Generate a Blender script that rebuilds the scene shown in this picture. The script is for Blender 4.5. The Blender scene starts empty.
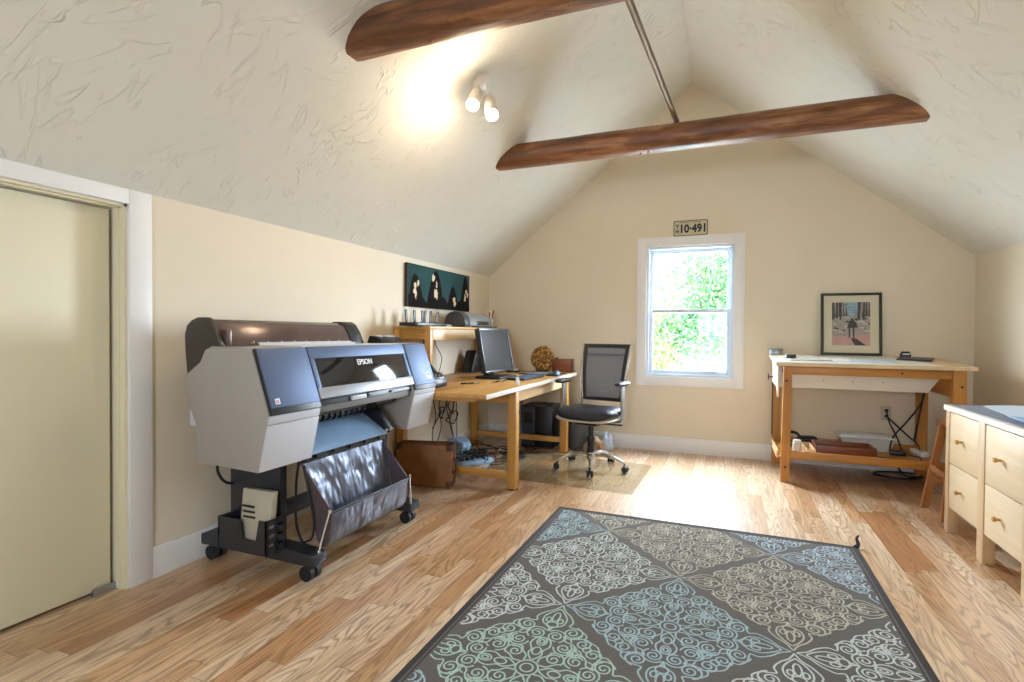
import bpy, bmesh, math, random
from mathutils import Vector, Matrix, noise
random.seed(7)
scene = bpy.context.scene
COL = scene.collection
PI = math.pi

# ------------------------------------------------------------------ camera
def camera():
    yaw, pitch, roll, f = .3847, -.0155, .0080, 529.24
    fw = Vector((-math.sin(yaw)*math.cos(pitch), math.cos(yaw)*math.cos(pitch), math.sin(pitch)))
    r = Vector((math.cos(yaw), math.sin(yaw), 0)); u = r.cross(fw)
    r2 = r*math.cos(roll)+u*math.sin(roll); u2 = u*math.cos(roll)-r*math.sin(roll)
    cd = bpy.data.cameras.new('camera'); cd.sensor_width = 36; cd.sensor_fit = 'HORIZONTAL'
    cd.lens = f*36/1024; cd.clip_start = .02; cd.clip_end = 200
    co = bpy.data.objects.new('camera', cd); COL.objects.link(co)
    m = Matrix((r2, u2, -fw)).transposed().to_4x4(); m.translation = (0, 0, 1.16)
    co.matrix_world = m; scene.camera = co
camera()

# ------------------------------------------------------------------ world, daylight, exposure
SKY = 64.0
world = bpy.data.worlds.new('sky'); scene.world = world; world.use_nodes = True
bg = world.node_tree.nodes['Background']
bg.inputs[0].default_value = (.73, .865, 1.0, 1); bg.inputs[1].default_value = SKY
scene.view_settings.view_transform = 'Standard'; scene.view_settings.look = 'None'
scene.view_settings.gamma = 1; scene.view_settings.use_curve_mapping = False
scene.view_settings.exposure = 0.56
scene.cycles.max_bounces = 10; scene.cycles.diffuse_bounces = 6; scene.cycles.glossy_bounces = 4
scene.cycles.transparent_max_bounces = 16
scene.cycles.sample_clamp_indirect = 8; scene.cycles.sample_clamp_direct = 5
LAMP_W = 6.0
LAMP_COL = (1, .81, .58)

def portal(name, loc, rot, sx, sy):                # window portals only guide the sampling of the sky
    l = bpy.data.lights.new(name, 'AREA'); l.shape = 'RECTANGLE'; l.size = sx; l.size_y = sy
    l.cycles.is_portal = True
    o = bpy.data.objects.new(name, l); o.location = loc; o.rotation_euler = rot; COL.objects.link(o)
portal('window_portal', (-.342, 5.56, 1.38), (-PI/2, 0, 0), .82, 1.30)
portal('fill_window_portal', (-.3, -1.74, 1.45), (PI/2, 0, 0), 0.82, 0.82)  # portal of the added rear fill window

# ------------------------------------------------------------------ mesh helpers
MW = {}
class MB:
    def __init__(s): s.bm = bmesh.new()
    def add(s, vs, fs, mi=0):
        v = [s.bm.verts.new(p) for p in vs]
        for f in fs:
            try:
                q = s.bm.faces.new([v[i] for i in f]); q.material_index = mi
            except ValueError: pass
        return s
    def _merge(s, b, mi):
        for f in b.faces: f.material_index = mi
        me = bpy.data.meshes.new('t'); b.to_mesh(me); b.free(); s.bm.from_mesh(me); bpy.data.meshes.remove(me); return s
    def box(s, c, size, mi=0, R=None, bev=0, seg=2):
        b = bmesh.new(); bmesh.ops.create_cube(b, size=1)
        bmesh.ops.scale(b, vec=size, verts=b.verts)
        if bev: bmesh.ops.bevel(b, geom=list(b.edges), offset=min(bev, .45*min(size)), segments=seg, profile=.5, affect='EDGES')
        M = Matrix.Translation(c)
        if R is not None: M = M @ R.to_4x4()
        bmesh.ops.transform(b, matrix=M, verts=b.verts)
        return s._merge(b, mi)
    def bb(s, x0, x1, y0, y1, z0, z1, mi=0, bev=0, seg=2):
        return s.box(((x0+x1)/2, (y0+y1)/2, (z0+z1)/2), (x1-x0, y1-y0, z1-z0), mi, None, bev, seg)
    def prism(s, poly, axis, a0, a1, mi=0, bev=0, seg=2):
        def P(p, a): return {'x': (a, p[0], p[1]), 'y': (p[0], a, p[1]), 'z': (p[0], p[1], a)}[axis]
        b = bmesh.new(); n = len(poly)
        v0 = [b.verts.new(P(p, a0)) for p in poly]; v1 = [b.verts.new(P(p, a1)) for p in poly]
        b.faces.new(v0); b.faces.new(v1[::-1])
        for i in range(n): b.faces.new((v0[i], v1[i], v1[(i+1) % n], v0[(i+1) % n]))
        bmesh.ops.recalc_face_normals(b, faces=b.faces)
        if bev:
            es = [e for e in b.edges if len(e.link_faces) == 2 and e.calc_face_angle(0) > .4]
            bmesh.ops.bevel(b, geom=es, offset=bev, segments=seg, profile=.5, affect='EDGES')
        return s._merge(b, mi)
    def tube(s, pts, r, n=8, mi=0, closed=False, cap=True):
        P = [Vector(p) for p in pts]; N = len(P)
        rr = r if isinstance(r, (list, tuple)) else [r]*N
        up = None; rings = []
        for i in range(N):
            a = P[(i-1) % N] if (closed or i > 0) else P[i]; c = P[(i+1) % N] if (closed or i < N-1) else P[i]
            t = (c-a)
            if t.length < 1e-9: t = Vector((0, 0, 1))
            t.normalize()
            if up is None:
                up = Vector((0, 0, 1)) if abs(t.z) < .9 else Vector((1, 0, 0))
            u = (up - t*up.dot(t))
            if u.length < 1e-6: u = t.orthogonal()
            u.normalize(); w = t.cross(u); up = u
            rings.append([s.bm.verts.new(P[i]+(u*math.cos(2*PI*k/n)+w*math.sin(2*PI*k/n))*rr[i]) for k in range(n)])
        M = N if closed else N-1
        for i in range(M):
            a, b = rings[i], rings[(i+1) % N]
            for k in range(n):
                f = s.bm.faces.new((a[k], a[(k+1) % n], b[(k+1) % n], b[k])); f.material_index = mi
        if cap and not closed:
            f = s.bm.faces.new(rings[0][::-1]); f.material_index = mi
            f = s.bm.faces.new(rings[-1]); f.material_index = mi
        return s
    def cyl(s, p0, p1, r0, r1=None, n=20, mi=0):
        return s.tube([p0, p1], [r0, r0 if r1 is None else r1], n, mi)
    def lathe(s, prof, loc=(0, 0, 0), n=24, mi=0, M=None, sx=1, sy=1):
        M = M or Matrix.Translation(loc); rings = []
        for (r, z) in prof:
            rings.append([s.bm.verts.new(M @ Vector((r*sx*math.cos(2*PI*k/n), r*sy*math.sin(2*PI*k/n), z))) for k in range(n)])
        for a, b in zip(rings, rings[1:]):
            for k in range(n):
                f = s.bm.faces.new((a[k], a[(k+1) % n], b[(k+1) % n], b[k])); f.material_index = mi
        for rg, pr in ((rings[0][::-1], prof[0]), (rings[-1], prof[-1])):
            if pr[0] > 1e-5: f = s.bm.faces.new(rg); f.material_index = mi
        return s
    def grid(s, fn, nu, nv, mi=0):
        v = [[s.bm.verts.new(fn(i/nu, j/nv)) for j in range(nv+1)] for i in range(nu+1)]
        for i in range(nu):
            for j in range(nv):
                f = s.bm.faces.new((v[i][j], v[i+1][j], v[i+1][j+1], v[i][j+1])); f.material_index = mi
        return s
    def sheet(s, fn, nu, nv, th, mi=0):             # a cloth / board with real thickness
        b = bmesh.new()
        v = [[b.verts.new(fn(i/nu, j/nv)) for j in range(nv+1)] for i in range(nu+1)]
        for i in range(nu):
            for j in range(nv): b.faces.new((v[i][j], v[i+1][j], v[i+1][j+1], v[i][j+1]))
        bmesh.ops.recalc_face_normals(b, faces=b.faces)
        bmesh.ops.solidify(b, geom=list(b.faces), thickness=th)
        return s._merge(b, mi)
    def text(s, txt, size, M, mi=0, depth=.0006, bold=0.0):
        c = bpy.data.curves.new('t', 'FONT'); c.body = txt; c.size = size; c.align_x = 'CENTER'; c.align_y = 'CENTER'
        c.extrude = depth; c.resolution_u = 3; c.offset = bold
        o = bpy.data.objects.new('t', c); COL.objects.link(o)
        dg = bpy.context.evaluated_depsgraph_get(); me = bpy.data.meshes.new_from_object(o.evaluated_get(dg))
        me.transform(M); n0 = len(s.bm.faces); s.bm.from_mesh(me); s.bm.faces.ensure_lookup_table()
        for f in s.bm.faces[n0:]: f.material_index = mi
        bpy.data.objects.remove(o); bpy.data.curves.remove(c); bpy.data.meshes.remove(me); return s
    def build(s, name, mats, parent=None, local=False, rn=True, flat=False, base=None):
        bm = s.bm
        if rn: bmesh.ops.recalc_face_normals(bm, faces=bm.faces)
        M = MW.get(parent.name) if parent else None
        if base is not None and parent is None: M = Matrix.Translation(base)
        if M is not None and not local: bmesh.ops.transform(bm, matrix=M.inverted(), verts=bm.verts)
        for f in bm.faces: f.smooth = not flat
        for e in bm.edges:
            if len(e.link_faces) == 2 and e.calc_face_angle(0) > .62: e.smooth = False
        me = bpy.data.meshes.new(name); bm.to_mesh(me); bm.free()
        for m in (mats if isinstance(mats, (list, tuple)) else [mats]): me.materials.append(m)
        o = bpy.data.objects.new(name, me); COL.objects.link(o)
        if parent:
            o.parent = parent; MW[o.name] = MW[parent.name]
        else:
            if base is not None: o.location = base
            MW[o.name] = Matrix.Translation(base) if base is not None else Matrix()
        return o

def tag(o, label=None, cat=None, group=None, kind=None):
    if label: o['label'] = label
    if cat: o['category'] = cat
    if group: o['group'] = group
    if kind: o['kind'] = kind
    return o
def thing(name, label, cat, loc, rotz=0, group=None, kind=None):
    o = bpy.data.objects.new(name, None); COL.objects.link(o)
    o.location = loc; o.rotation_euler = (0, 0, rotz); o.empty_display_size = .05
    MW[o.name] = Matrix.Translation(loc) @ Matrix.Rotation(rotz, 4, 'Z')
    return tag(o, label, cat, group, kind)
def basis(x, y, z, loc):
    m = Matrix((Vector(x).normalized(), Vector(y).normalized(), Vector(z).normalized())).transposed().to_4x4()
    m.translation = loc; return m
def spline(pts, k=8):
    P = [Vector(p) for p in pts]; out = []
    for i in range(len(P)-1):
        p0 = P[max(i-1, 0)]; p1 = P[i]; p2 = P[i+1]; p3 = P[min(i+2, len(P)-1)]
        for j in range(k):
            t = j/k
            out.append(.5*((2*p1)+(p2-p0)*t+(2*p0-5*p1+4*p2-p3)*t*t+(3*p1-p0-3*p2+p3)*t**3))
    out.append(P[-1]); return out

# ------------------------------------------------------------------ materials
def lin(c):
    c = c/255
    return c/12.92 if c <= .04045 else ((c+.055)/1.055)**2.4
def rgb(r, g, b): return (lin(r), lin(g), lin(b), 1)
class NT:
    def __init__(s, name):
        s.m = bpy.data.materials.new(name); s.m.use_nodes = True; s.t = s.m.node_tree
        s.b = s.t.nodes['Principled BSDF']; s.out = s.t.nodes['Material Output']
    def n(s, typ, props=None, **ins):
        nd = s.t.nodes.new(typ)
        for k, v in (props or {}).items(): setattr(nd, k, v)
        for k, v in ins.items():
            key = int(k[1:]) if k[0] == 'i' and k[1:].isdigit() else k.replace('_', ' ')
            s.set(nd.inputs[key], v)
        return nd
    def set(s, sock, v):
        if isinstance(v, bpy.types.NodeSocket): s.t.links.new(v, sock)
        elif isinstance(v, bpy.types.Node): s.t.links.new(v.outputs[0], sock)
        else: sock.default_value = v
    def math(s, op, a, b=0, c=0): return s.n('ShaderNodeMath', {'operation': op}, i0=a, i1=b, i2=c).outputs[0]
    def mix(s, f, a, b, mode='MIX'):
        nd = s.n('ShaderNodeMix', {'data_type': 'RGBA', 'blend_type': mode}); s.set(nd.inputs[0], f); s.set(nd.inputs[6], a); s.set(nd.inputs[7], b); return nd.outputs[2]
    def ramp(s, f, stops):
        nd = s.n('ShaderNodeValToRGB'); s.set(nd.inputs[0], f); e = nd.color_ramp.elements
        while len(e) < len(stops): e.new(.5)
        for q, (p, c) in zip(e, stops): q.position = p; q.color = c
        return nd.outputs[0]
    def coord(s, scale=(1, 1, 1), kind='Object'):
        tc = s.n('ShaderNodeTexCoord'); mp = s.n('ShaderNodeMapping'); s.t.links.new(tc.outputs[kind], mp.inputs[0]); mp.inputs['Scale'].default_value = scale; return mp.outputs[0]
    def noise(s, vec, scale, detail=4, rough=.55, dist=0):
        nd = s.n('ShaderNodeTexNoise'); s.set(nd.inputs['Vector'], vec); nd.inputs['Scale'].default_value = scale
        nd.inputs['Detail'].default_value = detail; nd.inputs['Roughness'].default_value = rough; nd.inputs['Distortion'].default_value = dist; return nd.outputs[0]
    def bump(s, h, strength=.3, dist=.01):
        nd = s.n('ShaderNodeBump'); s.set(nd.inputs['Height'], h); nd.inputs['Strength'].default_value = strength; nd.inputs['Distance'].default_value = dist
        s.t.links.new(nd.outputs[0], s.b.inputs['Normal'])
    def bs(s, **k):
        for key, v in k.items(): s.set(s.b.inputs[key.replace('_', ' ')], v)
        return s
def plain(name, c, rough=.5, metal=0, var=.06, sc=9, bump=0, bsc=60, spec=.5, stretch=(1, 1, 1)):
    t = NT(name); v = t.coord(stretch); nz = t.noise(v, sc)
    lo = tuple(x*(1-var) for x in c[:3])+(1,); hi = tuple(min(1, x*(1+var)) for x in c[:3])+(1,)
    t.bs(Base_Color=t.ramp(nz, [(.3, lo), (.7, hi)]), Roughness=rough, Metallic=metal)
    t.b.inputs['Specular IOR Level'].default_value = spec
    if bump: t.bump(t.noise(v, bsc, 3), bump, .004)
    return t.m
def wood(name, dark, mid, light, axis='y', rough=.4, fine=26, long=1.6, knots=True, bump=.1):
    t = NT(name); sc = {'x': (long, fine, fine), 'y': (fine, long, fine), 'z': (fine, fine, long)}[axis]
    v = t.coord(sc); g = t.noise(v, 1.0, 6, .6, .8)
    sc2 = tuple(x*.25 for x in sc); g2 = t.noise(t.coord(sc2), 1.0, 3, .5, 1.2)
    a = t.math('MULTIPLY_ADD', g2, .5, t.math('MULTIPLY', g, .5))
    c = t.ramp(a, [(.32, dark), (.5, mid), (.68, light)])
    t.bs(Base_Color=c, Roughness=rough); t.bump(g, bump, .002); return t.m

def floor_mat():
    t = NT('oak_floor'); tc = t.n('ShaderNodeTexCoord'); sp = t.n('ShaderNodeSeparateXYZ'); t.t.links.new(tc.outputs['Object'], sp.inputs[0])
    W, L = .0825, .95
    u = t.math('DIVIDE', sp.outputs[0], W); row = t.math('FLOOR', u); fu = t.math('FRACT', u)
    wr = t.n('ShaderNodeTexWhiteNoise', {'noise_dimensions': '1D'}); t.set(wr.inputs['W'], row)
    v = t.math('MULTIPLY_ADD', wr.outputs[0], 9.7, t.math('DIVIDE', sp.outputs[1], L)); cell = t.math('FLOOR', v); fv = t.math('FRACT', v)
    cv = t.n('ShaderNodeCombineXYZ', None, i0=row, i1=cell, i2=3.3)
    wn = t.n('ShaderNodeTexWhiteNoise', {'noise_dimensions': '3D'}); t.set(wn.inputs['Vector'], cv)
    rnd = wn.outputs[0]
    base = t.ramp(rnd, [(0, rgb(178, 126, 82)), (.2, rgb(208, 166, 122)), (.45, rgb(226, 193, 155)), (.75, rgb(236, 210, 178)), (1, rgb(204, 152, 104))])
    # grain, shifted per board
    gx = t.math('MULTIPLY_ADD', rnd, 37.0, t.math('MULTIPLY', sp.outputs[0], 26)); gy = t.math('MULTIPLY_ADD', rnd, 91.0, t.math('MULTIPLY', sp.outputs[1], 1.5))
    gv = t.n('ShaderNodeCombineXYZ', None, i0=gx, i1=gy, i2=rnd)
    fine = t.noise(gv, 2.2, 6, .65, .4)
    hx = t.math('MULTIPLY_ADD', rnd, 53.0, t.math('MULTIPLY', sp.outputs[0], 7.5)); hv = t.n('ShaderNodeCombineXYZ', None, i0=hx, i1=t.math('MULTIPLY_ADD', rnd, 17.0, t.math('MULTIPLY', sp.outputs[1], .9)), i2=rnd)
    hn = t.noise(hv, 1.0, 2, .5, .5)
    rings = t.math('SINE', t.math('MULTIPLY', hn, 120.0)); rings = t.math('POWER', t.math('MULTIPLY_ADD', rings, .5, .5), 3.2)
    c = t.mix(t.math('MULTIPLY', rings, .55), base, rgb(120, 76, 42))
    c = t.mix(t.ramp(fine, [(.42, (0, 0, 0, 1)), (.72, (.42, .42, .42, 1))]), c, rgb(120, 78, 44))
    e1 = t.math('LESS_THAN', t.math('MINIMUM', fu, t.math('SUBTRACT', 1, fu)), .014)
    e2 = t.math('LESS_THAN', t.math('MINIMUM', fv, t.math('SUBTRACT', 1, fv)), .0016)
    seam = t.math('MAXIMUM', e1, e2)
    c = t.mix(t.math('MULTIPLY', seam, .55), c, rgb(88, 56, 32))
    t.bs(Base_Color=c, Roughness=t.math('MULTIPLY_ADD', fine, .14, .30))
    t.b.inputs['Coat Weight'].default_value = .8; t.b.inputs['Coat Roughness'].default_value = .30
    t.bump(t.math('SUBTRACT', t.math('MULTIPLY', fine, .25), seam), .12, .002)
    return t.m
def plaster_mat(name, c1, c2, strength, ridge=True):
    t = NT(name); v = t.coord()
    def stroke(rot, sc, lo, hi, w, mscale, off):
        tc = t.n('ShaderNodeTexCoord'); mp = t.n('ShaderNodeMapping', {'vector_type': 'TEXTURE'}); t.t.links.new(tc.outputs['Object'], mp.inputs[0])
        sc = tuple(1/q for q in sc); mp.inputs['Rotation'].default_value = rot; mp.inputs['Scale'].default_value = sc; mp.inputs['Location'].default_value = off
        nz = t.noise(mp.outputs[0], 1.0, 2, .5, .5)
        d = t.math('ABSOLUTE', t.math('SUBTRACT', nz, .5)); r = t.ramp(d, [(0, (1, 1, 1, 1)), (w, (0, 0, 0, 1))])
        m_ = t.ramp(t.noise(v, mscale, 2, .5, .4), [(lo, (0, 0, 0, 1)), (hi, (1, 1, 1, 1))]); return t.math('MULTIPLY', r, m_)
    h = stroke((0, 0, .25), (1.9, 9, 1.9), .50, .58, .013, 3.1, (3, 1, 7))
    h = t.math('ADD', h, stroke((0, 0, -.35), (2.2, 10, 2.2), .52, .60, .013, 3.7, (8, 4, 2)))
    h = t.math('ADD', h, t.math('MULTIPLY', stroke((0, 0, .9), (3.4, 12, 3.4), .54, .61, .018, 4.4, (1, 9, 5)), .7))
    low = t.noise(v, 9, 4)
    h = t.math('MULTIPLY_ADD', low, .5, h)
    t.bs(Base_Color=t.mix(low, c1, c2), Roughness=.75); t.bump(h, strength, .012); return t.m
def glass_mat(name, tint=(1, 1, 1, 1), refl=.08, rough=.02):
    t = NT(name); tr = t.n('ShaderNodeBsdfTransparent', None, Color=tint); gl = t.n('ShaderNodeBsdfGlossy', None, Roughness=rough)
    lw = t.n('ShaderNodeLayerWeight', None, Blend=.5); k = t.math('MULTIPLY_ADD', t.math('POWER', lw.outputs['Facing'], 4.0), .55, refl*.5)
    nz = t.noise(t.coord(), 2.0, 1)
    mx = t.n('ShaderNodeMixShader', None, i0=t.math('MULTIPLY_ADD', nz, .001, k), i1=tr, i2=gl); t.t.links.new(mx.outputs[0], t.out.inputs[0]); return t.m
def emit(name, c, s):
    t = NT(name); nz = t.noise(t.coord(), 3, 1)
    t.bs(Base_Color=c, Emission_Color=c, Emission_Strength=t.math('MULTIPLY_ADD', nz, .01*s, s)); return t.m

M = {}
M['floor'] = floor_mat()
M['ceil'] = plaster_mat('trowelled_plaster', rgb(221, 217, 205), rgb(228, 225, 214), .54)
M['wall'] = plain('cream_wall_paint', rgb(223, 210, 187), .7, var=.02, sc=2, bump=.08, bsc=220)
M['white'] = plain('white_trim_paint', rgb(232, 230, 228), .4, var=.015, sc=3)
M['door'] = plain('ivory_door_paint', rgb(226, 219, 192), .5, var=.015, sc=2)
M['vinyl'] = plain('white_vinyl', rgb(206, 216, 226), .35, var=.01)
M['glass'] = glass_mat('window_glass')
M['matclear'] = glass_mat('clear_vinyl', (.95, .96, .93, 1), .1, .08)
M['pine'] = wood('honey_pine_y', rgb(170, 118, 56), rgb(198, 150, 84), rgb(216, 174, 110), 'y')
M['pinex'] = wood('honey_pine_x', rgb(166, 116, 50), rgb(192, 142, 70), rgb(208, 162, 90), 'x')
M['pinez'] = wood('honey_pine_z', rgb(166, 116, 50), rgb(192, 142, 70), rgb(208, 162, 90), 'z')
M['orangex'] = wood('amber_wood_x', rgb(160, 104, 38), rgb(184, 126, 54), rgb(200, 146, 74), 'x')
M['orangez'] = wood('amber_wood_z', rgb(154, 98, 36), rgb(178, 120, 50), rgb(196, 140, 68), 'z')
M['orangey'] = wood('amber_wood_y', rgb(154, 98, 36), rgb(178, 120, 50), rgb(196, 140, 68), 'y')
M['birchy'] = wood('pale_birch_y', rgb(203, 176, 136), rgb(214, 190, 152), rgb(223, 201, 166), 'y', .45, 20)
M['birchz'] = wood('pale_birch_z', rgb(188, 154, 112), rgb(201, 169, 128), rgb(213, 183, 142), 'z', .45, 20)
M['log'] = wood('dark_log', rgb(46, 25, 13), rgb(112, 68, 37), rgb(178, 128, 82), 'x', .46, 22, 3.4, bump=1.0)
M['stoolz'] = wood('brown_stool_wood', rgb(128, 76, 34), rgb(156, 98, 50), rgb(176, 118, 66), 'z', .45)
M['walnutx'] = wood('reddish_walnut_x', rgb(84, 40, 20), rgb(116, 62, 32), rgb(140, 80, 44), 'x', .4)
M['walnutd'] = wood('dark_brown_wood', rgb(66, 34, 22), rgb(88, 48, 32), rgb(106, 62, 42), 'y', .45)
M['black'] = plain('black_plastic', rgb(24, 24, 27), .42, var=.15)
M['blackm'] = plain('charcoal_painted_steel', rgb(44, 46, 52), .45, var=.08, bump=.05)
M['rubber'] = plain('black_rubber', rgb(26, 26, 28), .6, var=.1)
M['chrome'] = plain('chrome', rgb(200, 204, 210), .16, 1, var=.02)
M['alu'] = plain('brushed_aluminium', rgb(176, 180, 184), .3, .85, var=.03)
M['pgrey_shaded'] = plain('shaded_grey_plastic', rgb(158, 152, 146), .42, var=.02, sc=4, bump=.04, bsc=300)  # same plastic as the front, darkened to carry the end panel's shade
M['plgrey'] = plain('light_grey_plastic', rgb(204, 206, 214), .4, var=.015, sc=4)
M['pmid'] = plain('mid_grey_plastic', rgb(128, 128, 126), .45, var=.03)
M['pblue'] = plain('slate_metallic', rgb(92, 108, 138), .55, .45, var=.03)
M['psilver'] = plain('silver_satin', rgb(186, 192, 204), .28, .6, var=.02)
M['bronze'] = plain('bronze_translucent_plastic', rgb(96, 78, 72), .22, .25, var=.06)
M['capdark'] = plain('dark_brown_plastic', rgb(58, 50, 44), .5, var=.04)
M['pwin'] = plain('smoked_window', rgb(26, 26, 32), .06, 0, var=.1, spec=.8)
M['plate'] = plain('platen_with_reflection', rgb(160, 194, 232), .32, .25, var=.03)  # grey sheet with the window's blue reflection put into its base colour
M['letter'] = plain('white_lettering', rgb(226, 230, 234), .5, var=.01)
M['red'] = plain('red_ink', rgb(190, 40, 36), .5, var=.03)
M['basket'] = plain('dark_coated_fabric', rgb(104, 108, 122), .33, .6, var=.12, sc=14, bump=.5, bsc=22)
M['basketo'] = plain('purple_grey_fabric', rgb(98, 84, 88), .42, .3, var=.1, sc=14, bump=.2, bsc=30)
M['leather'] = plain('tan_leather_case', rgb(134, 86, 44), .6, var=.26, sc=14, bump=.3, bsc=70)
M['leatherd'] = plain('dark_case_edge', rgb(74, 44, 26), .55, var=.2, sc=14)
M['screen'] = plain('dark_screen', rgb(44, 46, 50), .22, 0, var=.03)
M['bezel'] = plain('black_bezel', rgb(40, 44, 52), .35, .2, var=.05)
M['seatfab'] = plain('black_seat_fabric', rgb(22, 25, 38), .45, var=.15, bump=.1, bsc=200)
M['shell'] = plain('beige_seat_shell', rgb(186, 178, 160), .4, var=.03)
M['cable'] = plain('black_cable', rgb(26, 26, 30), .5, var=.1)
M['bluecable'] = plain('blue_grey_cable', rgb(88, 110, 138), .5, var=.1)
M['paleblue'] = plain('pale_blue_plastic', rgb(150, 180, 208), .4, var=.06)
M['paper'] = plain('white_paper', rgb(226, 228, 228), .7, var=.02)
M['paperblue'] = plain('pale_blue_paper', rgb(196, 210, 226), .7, var=.05, sc=5)
M['slatem'] = plain('slate_blue_mat', rgb(122, 132, 150), .55, var=.06, sc=5)
M['ivoryt'] = plain('ivory_laminate', rgb(232, 226, 212), .4, var=.02)
M['ltwood'] = wood('light_rail_wood', rgb(206, 170, 122), rgb(220, 188, 142), rgb(230, 202, 160), 'y')
M['greyp'] = plain('grey_inkjet_plastic', rgb(132, 134, 132), .4, var=.03)
M['dgreyp'] = plain('dark_grey_plastic', rgb(62, 62, 66), .45, var=.05)
M['orange'] = plain('orange_plastic', rgb(226, 104, 34), .45, var=.04)
M['tub'] = plain('cloudy_plastic', rgb(204, 204, 200), .35, var=.02)
M['binbag'] = plain('grey_bin_plastic', rgb(86, 88, 92), .4, var=.1, sc=20, bump=.3, bsc=25)
M['kraft'] = plain('tan_kraft_paper', rgb(152, 124, 90), .7, var=.12, sc=14, bump=.4, bsc=20)
M['rod'] = plain('weathered_steel_rod', rgb(128, 112, 90), .5, .5, var=.15, sc=8)
M['outlet'] = plain('almond_outlet', rgb(196, 184, 156), .45, var=.02)
M['canopy'] = plain('white_lamp_metal', rgb(226, 218, 206), .35, .1, var=.02)
M['bulb'] = emit('lit_bulb', (1, .86, .66, 1), 14)
M['rug'] = plain('taupe_rug_pile', rgb(108, 104, 102), .95, var=.12, sc=180, bump=.5, bsc=500, spec=.1)
M['rugedge'] = plain('dark_rug_binding', rgb(74, 72, 74), .95, var=.12, sc=180, bump=.5, bsc=400, spec=.1)
for k, c in dict(ya=(172, 196, 204), yb=(194, 190, 178), yc=(204, 212, 212), yd=(178, 202, 194), ye=(182, 200, 214)).items():
    M[k] = plain('rug_yarn_'+{'ya': 'teal', 'yb': 'sand', 'yc': 'pale', 'yd': 'green', 'ye': 'blue'}[k], rgb(*c), .95, var=.08, sc=150, spec=.1)
def mesh_mat():
    t = NT('grey_mesh_fabric'); v = t.coord((260, 260, 260)); w = t.n('ShaderNodeTexChecker'); t.set(w.inputs['Vector'], v); w.inputs['Scale'].default_value = 1
    tr = t.n('ShaderNodeBsdfTransparent'); t.bs(Base_Color=rgb(112, 116, 128), Roughness=.6)
    mx = t.n('ShaderNodeMixShader', None, i0=t.math('MULTIPLY_ADD', w.outputs[1], .5, .34), i1=tr.outputs[0], i2=t.b.outputs[0]); t.t.links.new(mx.outputs[0], t.out.inputs[0]); return t.m
M['mesh'] = mesh_mat()
def wicker_mat():
    t = NT('golden_coiled_straw'); v = t.coord(); vo = t.n('ShaderNodeTexVoronoi'); t.set(vo.inputs['Vector'], v); vo.inputs['Scale'].default_value = 42
    nz = t.noise(v, 24, 4, .6, 1.5)
    c = t.ramp(t.math('MULTIPLY_ADD', vo.outputs['Distance'], .5, t.math('MULTIPLY', nz, .6)), [(.28, rgb(34, 20, 6)), (.5, rgb(104, 70, 24)), (.72, rgb(196, 150, 70))])
    t.bs(Base_Color=c, Roughness=.4); t.bump(nz, .8, .02); return t.m
M['wicker'] = wicker_mat()
def leaf_mat(name, c):
    t = NT(name); nz = t.noise(t.coord(), 1.5, 2)
    col = t.mix(nz, rgb(*c), rgb(*[min(255, int(x*1.12)) for x in c]))
    d = t.n('ShaderNodeBsdfDiffuse', None, Color=col); tl = t.n('ShaderNodeBsdfTranslucent', None, Color=col)
    mx = t.n('ShaderNodeMixShader', None, i0=.45, i1=d, i2=tl); t.t.links.new(mx.outputs[0], t.out.inputs[0]); return t.m
M['leaf'] = leaf_mat('birch_leaf', (60, 84, 50)); M['leaf2'] = leaf_mat('yellow_green_leaf', (84, 100, 46)); M['leaf3'] = leaf_mat('blue_green_leaf', (52, 76, 60))
M['bark'] = plain('grey_bark', rgb(120, 112, 104), .9, var=.2)
M['bounce_ground'] = plain('white_bounce_ground', rgb(228, 228, 224), .9, var=.05, sc=3)  # ground whitened to bounce daylight up through the window

# ------------------------------------------------------------------ room shell
XL, XR, YB, YF = -2.474, 1.872, 5.411, -1.6
ZL, ZR, XA, ZA = 1.785, 1.814, -.3255, 3.580
T = .13
def roof_z(x): return ZL+(x-XL)*(ZA-ZL)/(XA-XL) if x < XA else ZR+(XR-x)*(ZA-ZR)/(XR-XA)
fl = MB().bb(XL-.3, XR+T, YF-T, YB+T, -.12, 0).build('floor', M['floor']); tag(fl, kind='structure')
# ceiling: two slopes meeting at the ridge
c = MB()
c.prism([(XL-T, ZL-T*(ZA-ZL)/(XA-XL)), (XA, ZA), (XR+T, ZR-T*(ZA-ZR)/(XR-XA)), (XR+T, ZR+.05), (XA, ZA+.16), (XL-T, ZL+.05)], 'y', YF-T, YB+T)
tag(c.build('ceiling', M['ceil']), kind='structure')
def gable(name, y0, y1, wx0, wx1, wz0, wz1):
    b = MB(); z = roof_z
    b.prism([(XL, 0), (wx0, 0), (wx0, z(wx0))] + ([(XL, ZL)] if wx0 < XA else [(XA, ZA), (XL, ZL)]), 'y', y0, y1)
    b.prism([(wx1, 0), (XR, 0), (XR, ZR), (wx1, z(wx1))] if wx1 > XA else [(wx1, 0), (XR, 0), (XR, ZR), (XA, ZA), (wx1, z(wx1))], 'y', y0, y1)
    b.prism([(wx0, 0), (wx1, 0), (wx1, wz0), (wx0, wz0)], 'y', y0, y1)
    b.prism([(wx0, wz1), (wx1, wz1), (wx1, z(wx1)), (XA, ZA), (wx0, z(wx0))], 'y', y0, y1)
    return tag(b.build(name, M['wall']), kind='structure')
WX0, WX1, WZ0, WZ1 = -.746, .062, .741, 2.020
gable('wall_back', YB, YB+T, WX0, WX1, WZ0, WZ1)
gable('wall_front', YF-T, YF, -.65, .05, 1.05, 1.75)
DY0, DY1, DZ = .72, 1.541, 1.716
b = MB()
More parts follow.
